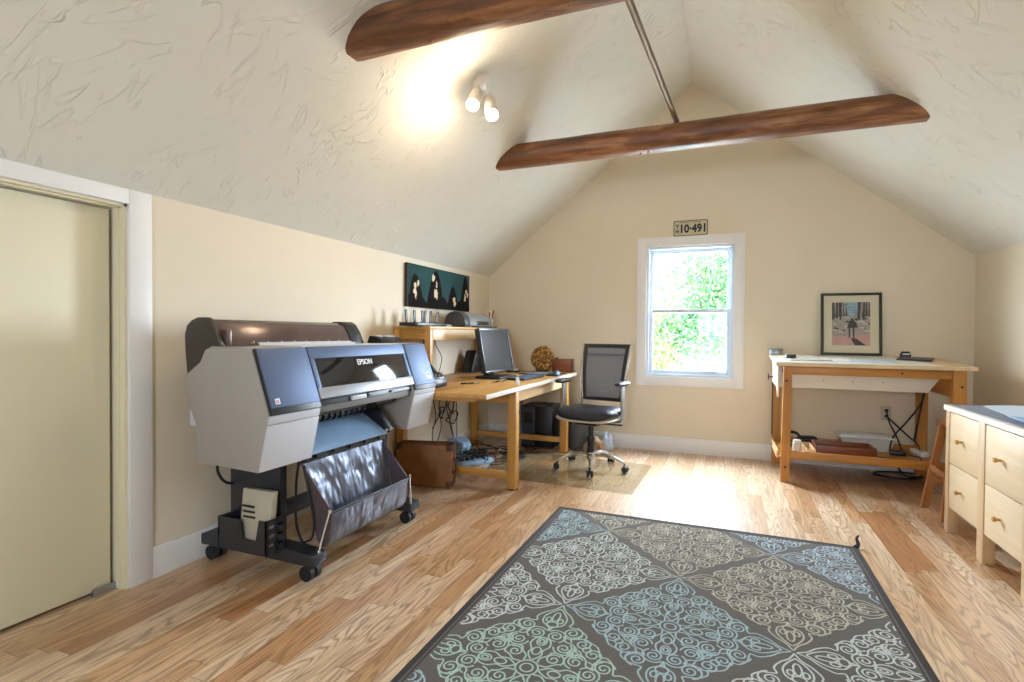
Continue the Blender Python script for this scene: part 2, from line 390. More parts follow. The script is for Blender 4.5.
b.bb(XL-T, XL, YF, DY0, 0, ZL); b.bb(XL-T, XL, DY1, YB, 0, ZL); b.bb(XL-T, XL, DY0, DY1, DZ, ZL)
tag(b.build('wall_left', M['wall']), kind='structure')
tag(MB().bb(XR, XR+T, YF, YB, 0, ZR).build('wall_right', M['wall']), kind='structure')
tag(MB().bb(XL, XL+.016, 1.641, YB, 0, .1445, bev=.003).build('baseboard_left', M['white']), kind='structure')
tag(MB().bb(XL+.016, XR-.016, YB-.016, YB, 0, .1445, bev=.003).build('baseboard_back', M['white']), kind='structure')
tag(MB().bb(XR-.016, XR, YF, YB, 0, .1445, bev=.003).build('baseboard_right', M['white']), kind='structure')
# door in the left wall
d = thing('door_1', None, None, (XL, 1.13, 0), kind='structure')
MB().bb(XL-.105, XL-.070, DY0+.01, DY1-.030, .014, DZ-.024, bev=.002).build('door_panel', M['door'], d)
b = MB()
b.bb(XL-T, XL+.002, DY1-.012, DY1, 0, DZ); b.bb(XL-T, XL+.002, DY0, DY0+.012, 0, DZ); b.bb(XL-T, XL+.002, DY0, DY1, DZ-.012, DZ)
b.bb(XL-.062, XL-.028, DY1-.018, DY1-.010, 0, DZ-.01); b.bb(XL-.062, XL-.028, DY0, DY1, DZ-.018, DZ-.010)
b.build('door_jamb', M['door'], d)
b = MB()
b.bb(XL, XL+.02, DY1, DY1+.10, 0, DZ+.065, bev=.003); b.bb(XL, XL+.02, DY0-.1, DY0, 0, DZ+.065, bev=.003); b.bb(XL, XL+.02, DY0, DY1, DZ, DZ+.065, bev=.003)
b.build('door_casing', M['white'], d)
b = MB(); b.bb(XL-.11, XL-.05, DY1-.11, DY1-.015, 0, .010); b.bb(XL-.060, XL-.052, DY1-.11, DY1-.015, 0, .03); b.build('floor_guide', M['alu'], d)
MB().bb(XL-.29, XL-T, DY0, DY1, 0, DZ).build('closet_lining', M['capdark'], d)
# back window
def window(name, y_in, y_out, x0, x1, z0, z1, casing, sign, rail=None):
    w = thing(name, None, None, ((x0+x1)/2, y_in, z0), kind='structure')
    yc0, yc1 = (y_in-.018, y_in) if sign > 0 else (y_in, y_in+.018)
    b = MB()
    b.bb(x0-casing, x0, yc0, yc1, z0-casing, z1+casing, bev=.003); b.bb(x1, x1+casing, yc0, yc1, z0-casing, z1+casing, bev=.003)
    b.bb(x0, x1, yc0, yc1, z1, z1+casing, bev=.003); b.bb(x0, x1, yc0, yc1, z0-casing, z0, bev=.003); b.build('casing', M['white'], w)
    def ring(yc, th, a0, a1, c0, c1, wd, nm, par):
        q = MB(); q.bb(a0, a0+wd, yc-th/2, yc+th/2, c0, c1, bev=.004); q.bb(a1-wd, a1, yc-th/2, yc+th/2, c0, c1, bev=.004)
        q.bb(a0+wd, a1-wd, yc-th/2, yc+th/2, c1-wd, c1, bev=.004); q.bb(a0+wd, a1-wd, yc-th/2, yc+th/2, c0, c0+wd, bev=.004)
        return q.build(nm, M['vinyl'], par)
    ym = (y_in+y_out)/2
    ring(ym, abs(y_out-y_in)-.002, x0, x1, z0, z1, .026, 'frame', w)
    if rail:
        su = ring(ym+sign*.022, .030, x0+.026, x1-.026, rail-.018, z1-.026, .036, 'upper_sash', w)
        sl = ring(ym-sign*.012, .030, x0+.026, x1-.026, z0+.026, rail+.018, .036, 'lower_sash', w)
        MB().bb(x0+.06, x1-.06, ym+sign*.022-.002, ym+sign*.022+.002, rail, z1-.06).build('pane', M['glass'], su)
        MB().bb(x0+.06, x1-.06, ym-sign*.012-.002, ym-sign*.012+.002, z0+.06, rail).build('pane', M['glass'], sl)
        q = MB(); q.bb(-.20, -.09, y_in+.012, y_in+.042, z0+.052, z0+.066, bev=.003); q.cyl((-.145, y_in+.03, z0+.06), (-.145, y_in+.03, z0+.078), .008); q.build('sash_lock', M['vinyl'], w)
    else:
        xm = (x0+x1)/2
        for a0, a1 in ((x0+.026, xm), (xm, x1-.026)):
            sx = ring(ym, .04, a0, a1, z0+.026, z1-.026, .045, 'sash', w)
            MB().bb(a0+.04, a1-.04, ym-.002, ym+.002, z0+.06, z1-.06).build('pane', M['glass'], sx)
    return w
window('window_1', YB, YB+T, WX0, WX1, WZ0, WZ1, .0915, 1, 1.387)
window('fill_window', YF, YF-T, -.65, .05, 1.05, 1.75, .09, -1)  # unseen window added behind the camera for soft fill daylight

# ------------------------------------------------------------------ ceiling: log beams, rod, lamp
def log_beam(label, yc, zc, ry, rz, x0, x1, seed):
    b = MB(); n, k = 26, 60; rings = []
    for i in range(k+1):
        x = x0+(x1-x0)*i/k
        ring = []
        for j in range(n):
            a = 2*PI*j/n; s = 1+.06*noise.noise(Vector((x*1.3+seed, math.cos(a)*1.2, math.sin(a)*1.2)))+.025*noise.noise(Vector((x*6+seed, math.cos(a)*3, math.sin(a)*3)))
            dy = .012*noise.noise(Vector((x*.8+seed, 5, 0)))
            yy, zz = ry*math.cos(a)*s, rz*math.sin(a)*s
            zz = max(zz, -rz*.93)
            ring.append(b.bm.verts.new((x, yc+yy+dy, zc+zz)))
        rings.append(ring)
    for p, q in zip(rings, rings[1:]):
        for j in range(n): b.bm.faces.new((p[j], p[(j+1) % n], q[(j+1) % n], q[j]))
    b.bm.faces.new(rings[0]); b.bm.faces.new(rings[-1])
    for i in range(9):
        a = random.uniform(3.3, 5.6); x = random.uniform(x0+.4, x1-.4)
        p = Vector((x, yc+ry*math.cos(a)*.97, zc+rz*math.sin(a)*.93)); nn = Vector((0, math.cos(a), math.sin(a)))
        b.cyl(p-nn*.01, p+nn*.008, .012, .007, 8)
    return tag(b.build('log_beam', M['log'], base=(0, yc, zc)), label, 'beam', 'log tie beams')
log_beam('dark log tie beam nearest the camera, cut off by the top of the photo', 2.06, 2.553, .105, .100, -1.80, 1.20, 3.1)
log_beam('dark log tie beam in front of the gable wall, above the window', 3.835, 2.525, .100, .090, -1.80, 1.20, 8.4)
tag(MB().tube([(-.462, 1.85, 2.672), (-.40, 2.8, 2.645), (-.335, 3.83, 2.622)], .017, 10).build('steel_rod', M['rod'], base=(-.4, 2.8, 2.645)), 'thin weathered metal rod lying across the tops of both log beams', 'rod')
nrm = Vector((.641, 0, -.767))
lampc = Vector((-1.401, 2.92, roof_z(-1.401)))
L = thing('ceiling_spotlight', 'white two-headed spotlight with lit bulbs on the left ceiling slope', 'spotlight', lampc)
Mn = nrm.to_track_quat('Z', 'Y').to_matrix().to_4x4(); Mn.translation = lampc
MB().lathe([(0, .034), (.035, .032), (.055, .024), (.062, .010), (.062, -.01)], M=Mn).build('canopy', M['canopy'], L)
def head(p0, p1, stem):
    p0, p1 = Vector(p0), Vector(p1); a = (p1-p0).normalized()
    Mh = a.to_track_quat('Z', 'Y').to_matrix().to_4x4(); Mh.translation = p0
    ln = (p1-p0).length
    h = MB().lathe([(.0, -.004), (.026, -.002), (.036, .012), (.040, ln-.012), (.041, ln), (.037, ln), (.035, .03), (0, .03)], M=Mh)
    h.tube([stem, (Vector(stem)+p0)/2+Vector((0, -.006, .0)), p0+a*.02], .007, 8)
    h = h.build('lamp_head', M['canopy'], L)
    Mh2 = Mh.copy(); Mh2.translation = p0+a*(ln-.018)
    MB().lathe([(.0, -.02), (.028, -.018), (.0345, 0), (.033, .016), (.022, .026), (0, .030)], M=Mh2).build('bulb', M['bulb'], h)
    l = bpy.data.lights.new('bulb_light', 'POINT'); l.energy = LAMP_W; l.color = LAMP_COL; l.shadow_soft_size = .026
    o = bpy.data.objects.new('bulb_light', l); o.location = p0+a*(ln+.045); COL.objects.link(o)
head((-1.400, 2.872, 2.595), (-1.378, 2.765, 2.475), tuple(lampc+nrm*.03+Vector((-.02, -.02, 0))))
head((-1.335, 2.90, 2.555), (-1.270, 2.80, 2.415), tuple(lampc+nrm*.03+Vector((.02, .01, 0))))

# ------------------------------------------------------------------ large format printer
P = thing('large_format_printer', 'large grey wide-format printer on a wheeled stand against the left wall', 'printer', (-2.05, 2.34, 0))
YA, YB1, YC1, YD = 1.66, 1.968, 2.775, 3.03
SN = Vector((.286, 0, .102)).normalized()                   # normal of the slanted front
SU = Vector((-.102, 0, .286)).normalized()                  # up along it
def sp(y, z, off=0):                                        # a point of the slanted front at height z
    x = -1.869+(1.087-z)*(.102/.286)
    return Vector((x, y, z))+SN*off
def slab(b, y0, y1, z0, z1, o0, o1, mi=0, bev=.003):        # a panel lying on the slanted front
    p0, p1 = sp(0, z0), sp(0, z1); h = (p1-p0).length; c = sp((y0+y1)/2, (z0+z1)/2, (o0+o1)/2)
    R = Matrix((SN, Vector((0, 1, 0)), SU)).transposed()
    return b.box(c, (o1-o0, y1-y0, h), mi, R, bev)
endp = [(-1.823, .556), (-1.767, .801), (-1.866, 1.078), (-1.885, 1.089), (-2.105, 1.089), (-2.140, 1.075), (-2.172, 1.019), (-2.250, .968), (-2.272, .945), (-2.272, .90), (-2.262, .862), (-2.205, .745), (-2.200, .569)]
b = MB()
b.prism(endp, 'y', YA, YB1, 0, .008); b.prism(endp, 'y', YC1, YD, 0, .008)
mid = [(-1.80, .845), (-1.868, 1.080), (-1.885, 1.088), (-2.11, 1.088), (-2.27, .95), (-2.20, .60), (-2.08, .60), (-2.06, .70), (-1.99, .745), (-1.83, .775)]
b.prism(mid, 'y', YB1-.002, YC1+.002, 1)
b.bb(-2.255, -2.19, YA+.01, 1.72, .725, .80, 1, .01)
b.build('body', [M['pgrey_shaded'], M['plgrey']], P)
# left and right covers, window
b = MB(); slab(b, 1.676, 1.962, .828, 1.079, -.01, .016, 0, .004); b.build('ink_cover', [M['pblue']], P)
b = MB(); slab(b, 1.670, 1.966, .802, 1.081, -.012, .0115, 0, .003); b.build('cover_edge', [M['black']], P)
b = MB(); slab(b, 2.785, YD-.006, .826, 1.079, -.01, .016, 0, .006); rp = b.build('right_cover', [M['pblue']], P)
b = MB(); slab(b, 2.779, YD-.003, .802, 1.082, -.012, .0115, 0, .003); b.build('cover_edge', [M['blackm']], P)
b = MB(); slab(b, 1.970, 2.776, 1.024, 1.082, -.012, .013); slab(b, 1.970, 2.776, .836, .886, -.012, .016, 1); slab(b, 1.970, 2.002, .886, 1.024, -.012, .0125); slab(b, 2.752, 2.776, .886, 1.024, -.012, .0125)
fcv = b.build('front_cover', [M['pblue'], M['psilver']], P)
b = MB(); slab(b, 1.998, 2.756, .884, 1.026, -.012, .010, 0, .001); b.build('smoked_window', M['pwin'], fcv)
b = MB(); b.text('EPSON', .042, basis((0, 1, 0), SU, SN, sp(2.372, .992, .0105)), 0, .0006, .0008); b.build('logo', M['letter'], fcv)
b = MB(); b.text('STYLUS PRO', .024, basis((0, 1, 0), SU, SN, sp(2.944, .896, .0165)) @ Matrix.Diagonal((.72, 1, 1, 1)), 0, .0005, .0012); b.text('7900', .040, basis((0, 1, 0), SU, SN, sp(2.958, .864, .0165)) @ Matrix.Diagonal((.85, 1, 1, 1)), 0, .0005, .0016); b.build('logo', M['letter'], rp)
b = MB(); slab(b, 1.702, 1.728, .842, .866, .0155, .0168, 0, .0005); slab(b, 1.708, 1.722, .847, .859, .0165, .0172, 1, .0003); b.text('A', .016, basis((0, 1, 0), SU, SN, sp(1.715, .853, .0175)), 0, .0003); b.build('sticker', [M['letter'], M['red']], P)
# lower panels
def low(y, z, off=0): 
    x = -1.823+(z-.556)*(.056/.245); return Vector((x, y, z))+Vector((.245, 0, -.056)).normalized()*off
LN = Vector((.245, 0, -.056)).normalized(); LU = Vector((.056, 0, .245)).normalized()
def lslab(b, y0, y1, z0, z1, o0, o1, mi=0, bev=.003):
    p0, p1 = low(0, z0), low(0, z1); R = Matrix((LN, Vector((0, 1, 0)), LU)).transposed()
    return b.box(low((y0+y1)/2, (z0+z1)/2, (o0+o1)/2), (o1-o0, y1-y0, (p1-p0).length), mi, R, bev)
b = MB(); lslab(b, YA+.004, YB1-.002, .560, .760, -.01, .005); lslab(b, YA+.004, YB1-.002, .764, .800, -.01, .004); b.build('cartridge_door', M['plgrey'], P)
b = MB(); lslab(b, YC1+.004, YD-.004, .560, .770, -.01, .005); lslab(b, YC1+.004, YD-.004, .774, .800, -.01, .004); b.build('cartridge_door', M['plgrey'], P)
# lip and latch below the window
b = MB(); b.prism([(-1.785, .802), (-1.792, .836), (-1.86, .836), (-1.86, .79)], 'y', YB1+.002, YC1-.002, 0, .003); b.build('front_lip', M['blackm'], P)
b = MB(); b.prism([(-1.795, .770), (-1.787, .806), (-1.85, .806), (-1.99, .745), (-2.0, .735)], 'y', YB1+.004, YC1-.004, 0, .003)
b.bb(-1.80, -1.777, 2.21, 2.33, .806, .830, 1, .004); b.bb(-1.80, -1.775, 2.335, 2.36, .812, .832, 2, .003); b.bb(-1.80, -1.777, 2.56, 2.74, .812, .826, 1, .004); b.build('paper_exit_lip', [M['pmid'], M['plgrey'], M['black']], P)
# recess: dark back, roller row, platen, guide arm
b = MB(); b.bb(-2.09, -2.05, YB1+.002, YC1-.002, .56, .76); b.bb(-2.05, -1.90, YB1+.002, YC1-.002, .735, .745)
b.cyl((-1.955, YB1+.01, .715), (-1.955, 2.66, .715), .018, None, 12)
for i in range(15): b.cyl((-1.955, 2.0+i*.045, .715), (-1.955, 2.012+i*.045, .715), .026, None, 12)
b.build('feed_rollers', M['black'], P)
b = MB(); b.sheet(lambda u, v: (-2.05+.225*u, YB1+.008+(.60)*v, .700-.112*u-.02*u*u), 8, 2, .006); b.build('platen', M['plate'], P)
b = MB(); b.prism([(-2.05, .72), (-1.90, .70), (-1.82, .60), (-1.825, .57), (-1.86, .575), (-2.05, .66)], 'y', 2.585, 2.625, 0, .004); b.prism([(-1.93, .76), (-1.84, .765), (-1.85, .742), (-1.93, .735)], 'y', 2.50, 2.66, 0, .004)
b.cyl((-1.822, 2.60, .592), (-1.812, 2.60, .592), .012, None, 12, 1); b.cyl((-1.822, 2.56, .592), (-1.812, 2.56, .592), .010, None, 12, 1); b.build('guide_arm', [M['black'], M['alu']], P)
b = MB(); b.bb(-1.90, -1.86, YB1+.01, 2.62, .535, .562); 
for i in range(5): b.bb(-1.87, -1.845, 2.03+i*.125, 2.055+i*.125, .54, .575)
b.build('platen_support', M['black'], P)
# roll cover with caps
cov = [(-2.075, 1.095), (-2.105, 1.160), (-2.135, 1.203), (-2.165, 1.219), (-2.215, 1.219), (-2.255, 1.205), (-2.285, 1.18), (-2.298, 1.14), (-2.296, 1.08), (-2.28, .94), (-2.10, .94)]
cin = [(-2.081, 1.095), (-2.110, 1.156), (-2.138, 1.197), (-2.167, 1.211), (-2.213, 1.211), (-2.250, 1.198), (-2.277, 1.175), (-2.289, 1.14), (-2.287, 1.08), (-2.27, .95), (-2.11, .95)]
b = MB(); b.prism(cin, 'y', 1.712, 2.575, 0, .004); rc = b.build('roll_cover', M['bronze'], P)
b = MB()
for i in range(8):
    p = Vector((-2.0795, 1.87+i*.085, 1.107)); b.cyl(p, p+Vector((.0012, 0, .0004)), .003, None, 8)
for i in range(40):
    y = 1.86+i*.0158; b.box((-2.0808, y, 1.1015), (.001, .0016, .003 if i % 5 else .006), 0)
b.build('ruler_marks', M['letter'], rc)
b = MB(); b.prism(cov, 'y', 1.682, 1.714, 0, .004); b.build('cover_cap', M['capdark'], P)
b = MB(); b.prism(cov, 'y', 2.575, 2.690, 0, .006); b.build('cover_cap', M['black'], P)
b = MB(); b.bb(-2.112, -2.075, 1.716, 1.745, 1.09, 1.165, bev=.003); b.build('cover_latch', M['bronze'], P)
b = MB(); b.prism([(-2.065, 1.088), (-2.09, 1.108), (-2.10, 1.108), (-2.10, 1.085)], 'y', 1.90, 2.60, 0, .002); b.build('paper_guide', M['plgrey'], P)
b = MB(); b.prism([(-1.98, 1.086), (-2.02, 1.125), (-2.09, 1.135), (-2.11, 1.086)], 'y', 2.76, 2.99, 0, .004); cp = b.build('control_panel', M['black'], P)
for y, ww in ((2.82, .03), (2.90, .02), (2.93, .02), (2.96, .015)):
    b = MB(); b.box((-2.055, y, 1.1315), (.028, ww, .006), 0, Matrix.Rotation(.14, 3, 'Y'), .002); b.build('button', M['letter'], cp)
# stand
for y0 in (1.93, 2.745):
    b = MB(); b.bb(-2.28, -1.955, y0-.022, y0+.022, .10, .60, bev=.006); b.build('stand_column', M['blackm'], P)
    b = MB(); b.prism([(-2.455, .078), (-1.735, .078), (-1.735, .128), (-1.80, .138), (-2.0, .148), (-2.28, .148), (-2.455, .132)], 'y', y0-.048, y0+.048, 0, .006); ft = b.build('stand_foot', M['blackm'], P)
    for x in (-2.405, -1.79):
        b = MB()
        for dy in (-.021, .021): b.cyl((x, y0+dy-.013, .0355), (x, y0+dy+.013, .0355), .0355, None, 24)
        b.cyl((x, y0-.03, .0355), (x, y0+.03, .0355), .012, None, 12); b.cyl((x, y0, .04), (x, y0, .082), .012, None, 12); b.bb(x-.012, x+.024, y0-.007, y0+.007, .035, .068, bev=.006)
        b.build('caster', M['rubber'], ft)
b = MB(); b.bb(-2.16, -2.10, 1.95, 2.73, .20, .27, bev=.005); b.build('crossbar', M['blackm'], P)
# document bin on the left foot
b = MB()
b.prism([(-2.20, .150), (-1.90, .150), (-1.90, .302), (-1.945, .302), (-1.965, .205), (-2.045, .205), (-2.062, .290), (-2.20, .290)], 'y', 1.775, 1.783); b.bb(-2.20, -1.90, 1.885, 1.893, .150, .300); b.bb(-2.20, -2.192, 1.775, 1.893, .150, .290); b.bb(-2.20, -1.90, 1.775, 1.893, .142, .150)
for k in range(4): b.bb(-1.908, -1.900, 1.775, 1.893, .150+k*.042, .176+k*.042)
b.bb(-1.908, -1.900, 1.775, 1.790, .150, .302); b.bb(-1.908, -1.900, 1.830, 1.842, .150, .302); b.bb(-1.908, -1.900, 1.880, 1.893, .150, .302)
b.build('document_bin', M['blackm'], P)
t = thing('paper_tray', 'beige slotted plastic tray standing in the black bin of the printer stand', 'tray', (-2.0, 1.83, .150))
b = MB(); R = Matrix.Rotation(-.10, 3, 'X')
b.box((-2.005, 1.815, .29), (.175, .012, .26), 0, R, .004); b.box((-2.09, 1.828, .29), (.010, .036, .26), 0, R, .003); b.box((-1.92, 1.828, .29), (.010, .036, .26), 0, R, .003); b.box((-2.005, 1.841, .415), (.175, .036, .010), 0, R, .003)
b.build('shell', M['outlet'] if False else M['shell'], t)
b = MB()
for k in range(4): b.box((-2.04, 1.8075-.0028*(k-1.5), .27+k*.026), (.075, .003, .010), 0, R, .001)
b.build('slots', M['black'], t)
# catch basket: a sling of coated cloth between two bars
prof = [(-1.885, .525), (-1.868, .46), (-1.845, .38), (-1.82, .29), (-1.805, .22), (-1.785, .165), (-1.755, .140), (-1.728, .155), (-1.712, .21), (-1.704, .27), (-1.700, .310)]
pr = spline([(x, 0, z) for x, z in prof], 4)
def sling(u, v):
    i = min(int(u*(len(pr)-1)), len(pr)-2); f = u*(len(pr)-1)-i; q = pr[i].lerp(pr[i+1], f)
    y = 1.975+.635*v; k = (v*6) % 1.0; qv = (u*6) % 1.0
    puff = .0045*(abs(math.sin(PI*k))*abs(math.sin(PI*qv)))**.4+.012*noise.noise(Vector((u*5, v*6, 2)))+.005*noise.noise(Vector((u*16, v*22, 5)))
    ed = min(1, 8*min(u, 1-u))
    return (q.x+puff*ed*.9, y, q.z+puff*ed*.5)
b = MB(); b.sheet(sling, 66, 84, .0025); bk = b.build('catch_basket', M['basket'], P)
for y in (1.972, 2.612):
    b = MB(); b.prism([(p.x, p.z) for p in pr[:len(pr)]][::2] , 'y', y, y+.004); b.build('basket_side', M['basketo'], bk)
b = MB(); b.cyl((-1.885, 1.95, .527), (-1.885, 2.63, .527), .008, None, 12); b.cyl((-1.700, 1.955, .312), (-1.700, 2.625, .312), .006, None, 12)
b.tube(spline([(-1.885, 1.953, .527), (-1.90, 1.953, .42), (-1.90, 1.953, .25), (-1.86, 1.953, .155), (-1.80, 1.953, .14)], 6), .006, 8)
b.tube(spline([(-1.86, 1.962, .52), (-1.83, 1.962, .40), (-1.80, 1.962, .26), (-1.81, 1.962, .18), (-1.86, 1.962, .15)], 6), .005, 8)
b.tube(spline([(-1.885, 2.628, .527), (-1.90, 2.628, .42), (-1.90, 2.628, .25), (-1.86, 2.66, .155), (-1.83, 2.70, .14)], 6), .006, 8)
b.tube([(-1.885, 2.626, .45), (-1.71, 2.626, .31)], .007, 8)
b.build('basket_frame', M['black'], P)
for y, y2 in ((1.955, 1.935), (2.625, 2.71)):
    b = MB(); b.cyl((-1.700, y, .322), (-1.748, y2, .128), .0055, None, 10); b.cyl((-1.700, y, .315), (-1.698, y, .333), .009, None, 10); b.cyl((-1.748, y2, .125), (-1.748, y2, .140), .010, None, 10); b.build('basket_strut', M['chrome'], P)
tag(MB().tube(spline([(-2.24, 1.85, .60), (-2.26, 1.82, .50), (-2.25, 1.86, .42), (-2.30, 2.0, .38), (-2.42, 2.15, .30), (-2.448, 2.3, .1)], 8), .007, 8).build('printer_cable', M['cable'], base=(-2.26, 1.85, .45)), 'black power cord hanging below the rear of the large printer', 'cord')

# ------------------------------------------------------------------ desk
D = thing('work_table', 'honey pine work table carrying the monitor along the left wall', 'table', (-1.93, 4.1, 0))
b = MB(); b.bb(-2.45, -1.405, 3.035, 5.21, .735, .765, bev=.004); b.build('tabletop', M['pine'], D)
b = MB(); b.bb(-1.404, -1.398, 3.035, 5.21, .735, .7655, bev=.001); b.build('edge_strip', M['ivoryt'], D)
for x in (-2.425, -1.455):
    for y in (3.63, 4.965):
        b = MB(); b.bb(x-.034, x+.034, y-.034, y+.034, .006, .735, bev=.004); lg = b.build('leg', M['pinez'], D)
        MB().lathe([(.040, 0), (.042, .003), (.040, .006)], (x, y, 0)).build('foot_pad', M['rubber'], lg)
b = MB(); b.bb(-1.473, -1.449, 3.664, 4.931, .640, .735, bev=.003); b.build('apron', M['ltwood'], D)
for q_ in ((-2.39, -1.49, 3.618, 3.642), (-2.39, -1.49, 4.953, 4.977), (-2.437, -2.413, 3.664, 4.931)): MB().bb(*q_, .640, .735, bev=.003).build('apron', M['pinex'], D)
b = MB(); b.bb(-2.391, -1.489, 3.607, 3.653, .072, .125, bev=.003); b.build('stretcher', M['pinex'], D)
b = MB(); b.bb(-2.391, -1.489, 4.942, 4.988, .095, .145, bev=.003); b.build('stretcher', M['pinex'], D)
b = MB(); b.prism([(-1.50, 3.05), (-2.40, 3.05), (-2.40, 3.62), (-1.60, 3.62)], 'z', .712, .734, 0, .002); b.build('leaf_support', M['pinex'], D)
# shelf stand on the desk
H = thing('shelf_riser', 'small pine console standing on the work table against the wall', 'shelf', (-2.29, 4.32, .765))
b = MB(); b.bb(-2.465, -2.125, 3.555, 5.09, 1.183, 1.207, bev=.006); b.build('top_board', M['pine'], H)
for x in (-2.44, -2.152):
    for y in (3.59, 5.055):
        MB().bb(x-.024, x+.024, y-.024, y+.024, .766, 1.183, bev=.003).build('leg', M['pinez'], H)
b = MB(); b.bb(-2.144, -2.130, 3.614, 5.031, 1.098, 1.183, bev=.002); b.build('apron', M['ltwood'], H); b = MB(); b.bb(-2.452, -2.438, 3.614, 5.031, 1.098, 1.183, bev=.002); b.build('apron', M['ltwood'], H)
b = MB(); b.bb(-2.416, -2.176, 3.572, 3.586, 1.105, 1.183, bev=.002); b.build('apron', M['pinex'], H); b = MB(); b.bb(-2.416, -2.176, 5.06, 5.074, 1.105, 1.183, bev=.002); b.build('apron', M['pinex'], H)
# things on the riser
R_ = thing('wifi_router', 'flat black router with upright antennas on the pine console', 'router', (-2.28, 3.72, 1.207))
b = MB(); b.prism([(-2.35, 3.47), (-2.20, 3.47), (-2.19, 3.50), (-2.19, 3.92), (-2.20, 3.95), (-2.35, 3.95)], 'z', 1.208, 1.236, 0, .006); b.build('body', M['black'], R_)
for k, (y, dy) in enumerate(((3.50, -.012), (3.615, -.008), (3.73, -.002), (3.765, .012), (3.855, .008), (3.94, .045))):
    b = MB(); R = Matrix.Rotation(-math.atan2(dy, .11), 3, 'X'); b.box((-2.30, y+dy/2, 1.285), (.010, .029, .105), 0, R, .004); b.cyl((-2.31, y, 1.234), (-2.29, y, 1.234), .009, None, 10); b.build('antenna', M['black'], R_)
b = MB(); b.bb(-2.27, -2.22, 4.0, 4.09, 1.208, 1.226, bev=.006); b.cyl((-2.245, 4.05, 1.225), (-2.245, 4.05, 1.231), .014, None, 14); tag(b.build('card_reader', M['greyp'], base=(-2.245, 4.045, 1.208)), 'tiny grey device between the router and the small printer', 'device')
J = thing('inkjet_printer', 'small rounded grey inkjet printer on the pine console below the picture', 'printer', (-2.30, 4.55, 1.207))
dome = [(-2.20, 1.21), (-2.19, 1.24), (-2.20, 1.285), (-2.225, 1.325), (-2.265, 1.352), (-2.31, 1.357), (-2.36, 1.345), (-2.40, 1.31), (-2.415, 1.25), (-2.41, 1.21)]
MB().prism(dome, 'y', 4.29, 4.40, 0, .008).build('end_cap', M['dgreyp'], J)
dome2 = [(x*.96-.092, 1.21+(z-1.21)*.94) for x, z in dome]
MB().prism(dome2, 'y', 4.40, 4.84, 0, .004).build('lid', M['greyp'], J)
MB().prism(dome2, 'y', 4.84, 4.90, 0, .008).build('end_cap', M['greyp'], J)
MB().bb(-2.21, -2.192, 4.53, 4.80, 1.232, 1.268, bev=.004).build('paper_slot', M['black'], J)
MB().bb(-2.22, -2.135, 4.44, 4.88, 1.209, 1.218, bev=.003).build('output_tray', M['black'], J)
K = thing('pencil_cup', 'clear pencil cup on the far end of the pine console', 'cup', (-2.27, 4.985, 1.207))
MB().lathe([(0, 1.208), (.034, 1.208), (.038, 1.30), (.035, 1.30), (.031, 1.214), (0, 1.214)], (-2.27, 4.985, 0), 18).build('cup_body', M['tub'], K)
pm = [(M['ltwood'], 'tall tan pencil leaning left in the pencil cup', 'pencil', -.045, .195), (M['red'], 'red handled brush in the middle of the pencil cup', 'brush', .004, .165), (M['black'], 'black pen leaning right in the pencil cup', 'pen', .03, .175), (M['wicker'], 'golden brown brush leaning far right in the pencil cup', 'brush', .06, .19), (M['ivoryt'], 'pale paint brush upright in the pencil cup', 'brush', -.018, .185)]
for i, (m_, lb, ct, lean, hh) in enumerate(pm):
    p0 = Vector((-2.27+.008*(i-2), 4.985+lean*.25, 1.216)); p1 = Vector((-2.262+.008*(i-2), 4.985+lean, 1.208+hh))
    d_ = (p1-p0); b = MB(); b.tube([p0, p0+d_*.8, p0+d_*.88, p1], [.005, .006, .010 if ct == 'brush' else .006, .002], 8)
    tag(b.build(ct, m_, base=p0), lb, ct, 'pencils and brushes in the cup')
# picture on the left wall: a plain dark canvas with soft abstract shapes
A_ = thing('wall_canvas', 'long dark teal canvas with cream patches on the left wall', 'picture', (XL, 4.30, 1.38))
b = MB(); b.bb(XL+.002, XL+.030, 3.737, 4.865, 1.372, 1.735, bev=.003); cv = b.build('canvas', [plain('dark_teal_paint', rgb(46, 74, 74), .95, var=.05, sc=6, spec=.1)], A_)
MB().bb(XL+.001, XL+.029, 3.728, 3.739, 1.372, 1.735).build('canvas_edge', plain('paint_marked_edge', rgb(52, 40, 34), .7, var=.5, sc=60), A_)
def blob(b, cy, cz, ry, rz, sd, x, n=36, rough=.12, clipz=1.373):
    pts = []
    for k in range(n):
        a = 2*PI*k/n; s = 1+rough*noise.noise(Vector((math.cos(a)*1.5+sd, math.sin(a)*1.5, sd)))*2
        pts.append((x, min(4.862, max(3.74, cy+ry*s*math.cos(a))), min(1.733, max(clipz, cz+rz*s*math.sin(a)))))
    b.add(pts, [list(range(n))])
b = MB(); x = XL+.0306
hill = [(3.739, 1.374)]+[(3.739+1.124*i/40, 1.455+.03*math.sin(i*.42)+.018*math.sin(i*.9+1)) for i in range(41)]+[(4.863, 1.374)]
b.add([(x, y, z) for y, z in hill], [list(range(len(hill)))])
for y0, y1, zt, sk in ((3.745, 3.99, 1.655, .4), (4.02, 4.33, 1.715, .55), (4.40, 4.62, 1.60, .5), (4.64, 4.861, 1.72, .6)):
    pts = [(x+.0002, y0, 1.374)]+[(x+.0002, y0+(y1-y0)*k/24, 1.374+(zt-1.374)*math.sin(PI*min(1, max(0, (k/24)**(math.log(.5)/math.log(sk)))))**.8) for k in range(25)]+[(x+.0002, y1, 1.374)]
    b.add(pts, [list(range(len(pts)))])
b.build('dark_shapes', plain('near_black_paint', rgb(26, 22, 20), .95, var=.1, spec=.1), cv, rn=False)
b = MB()
rb = random.Random(21)
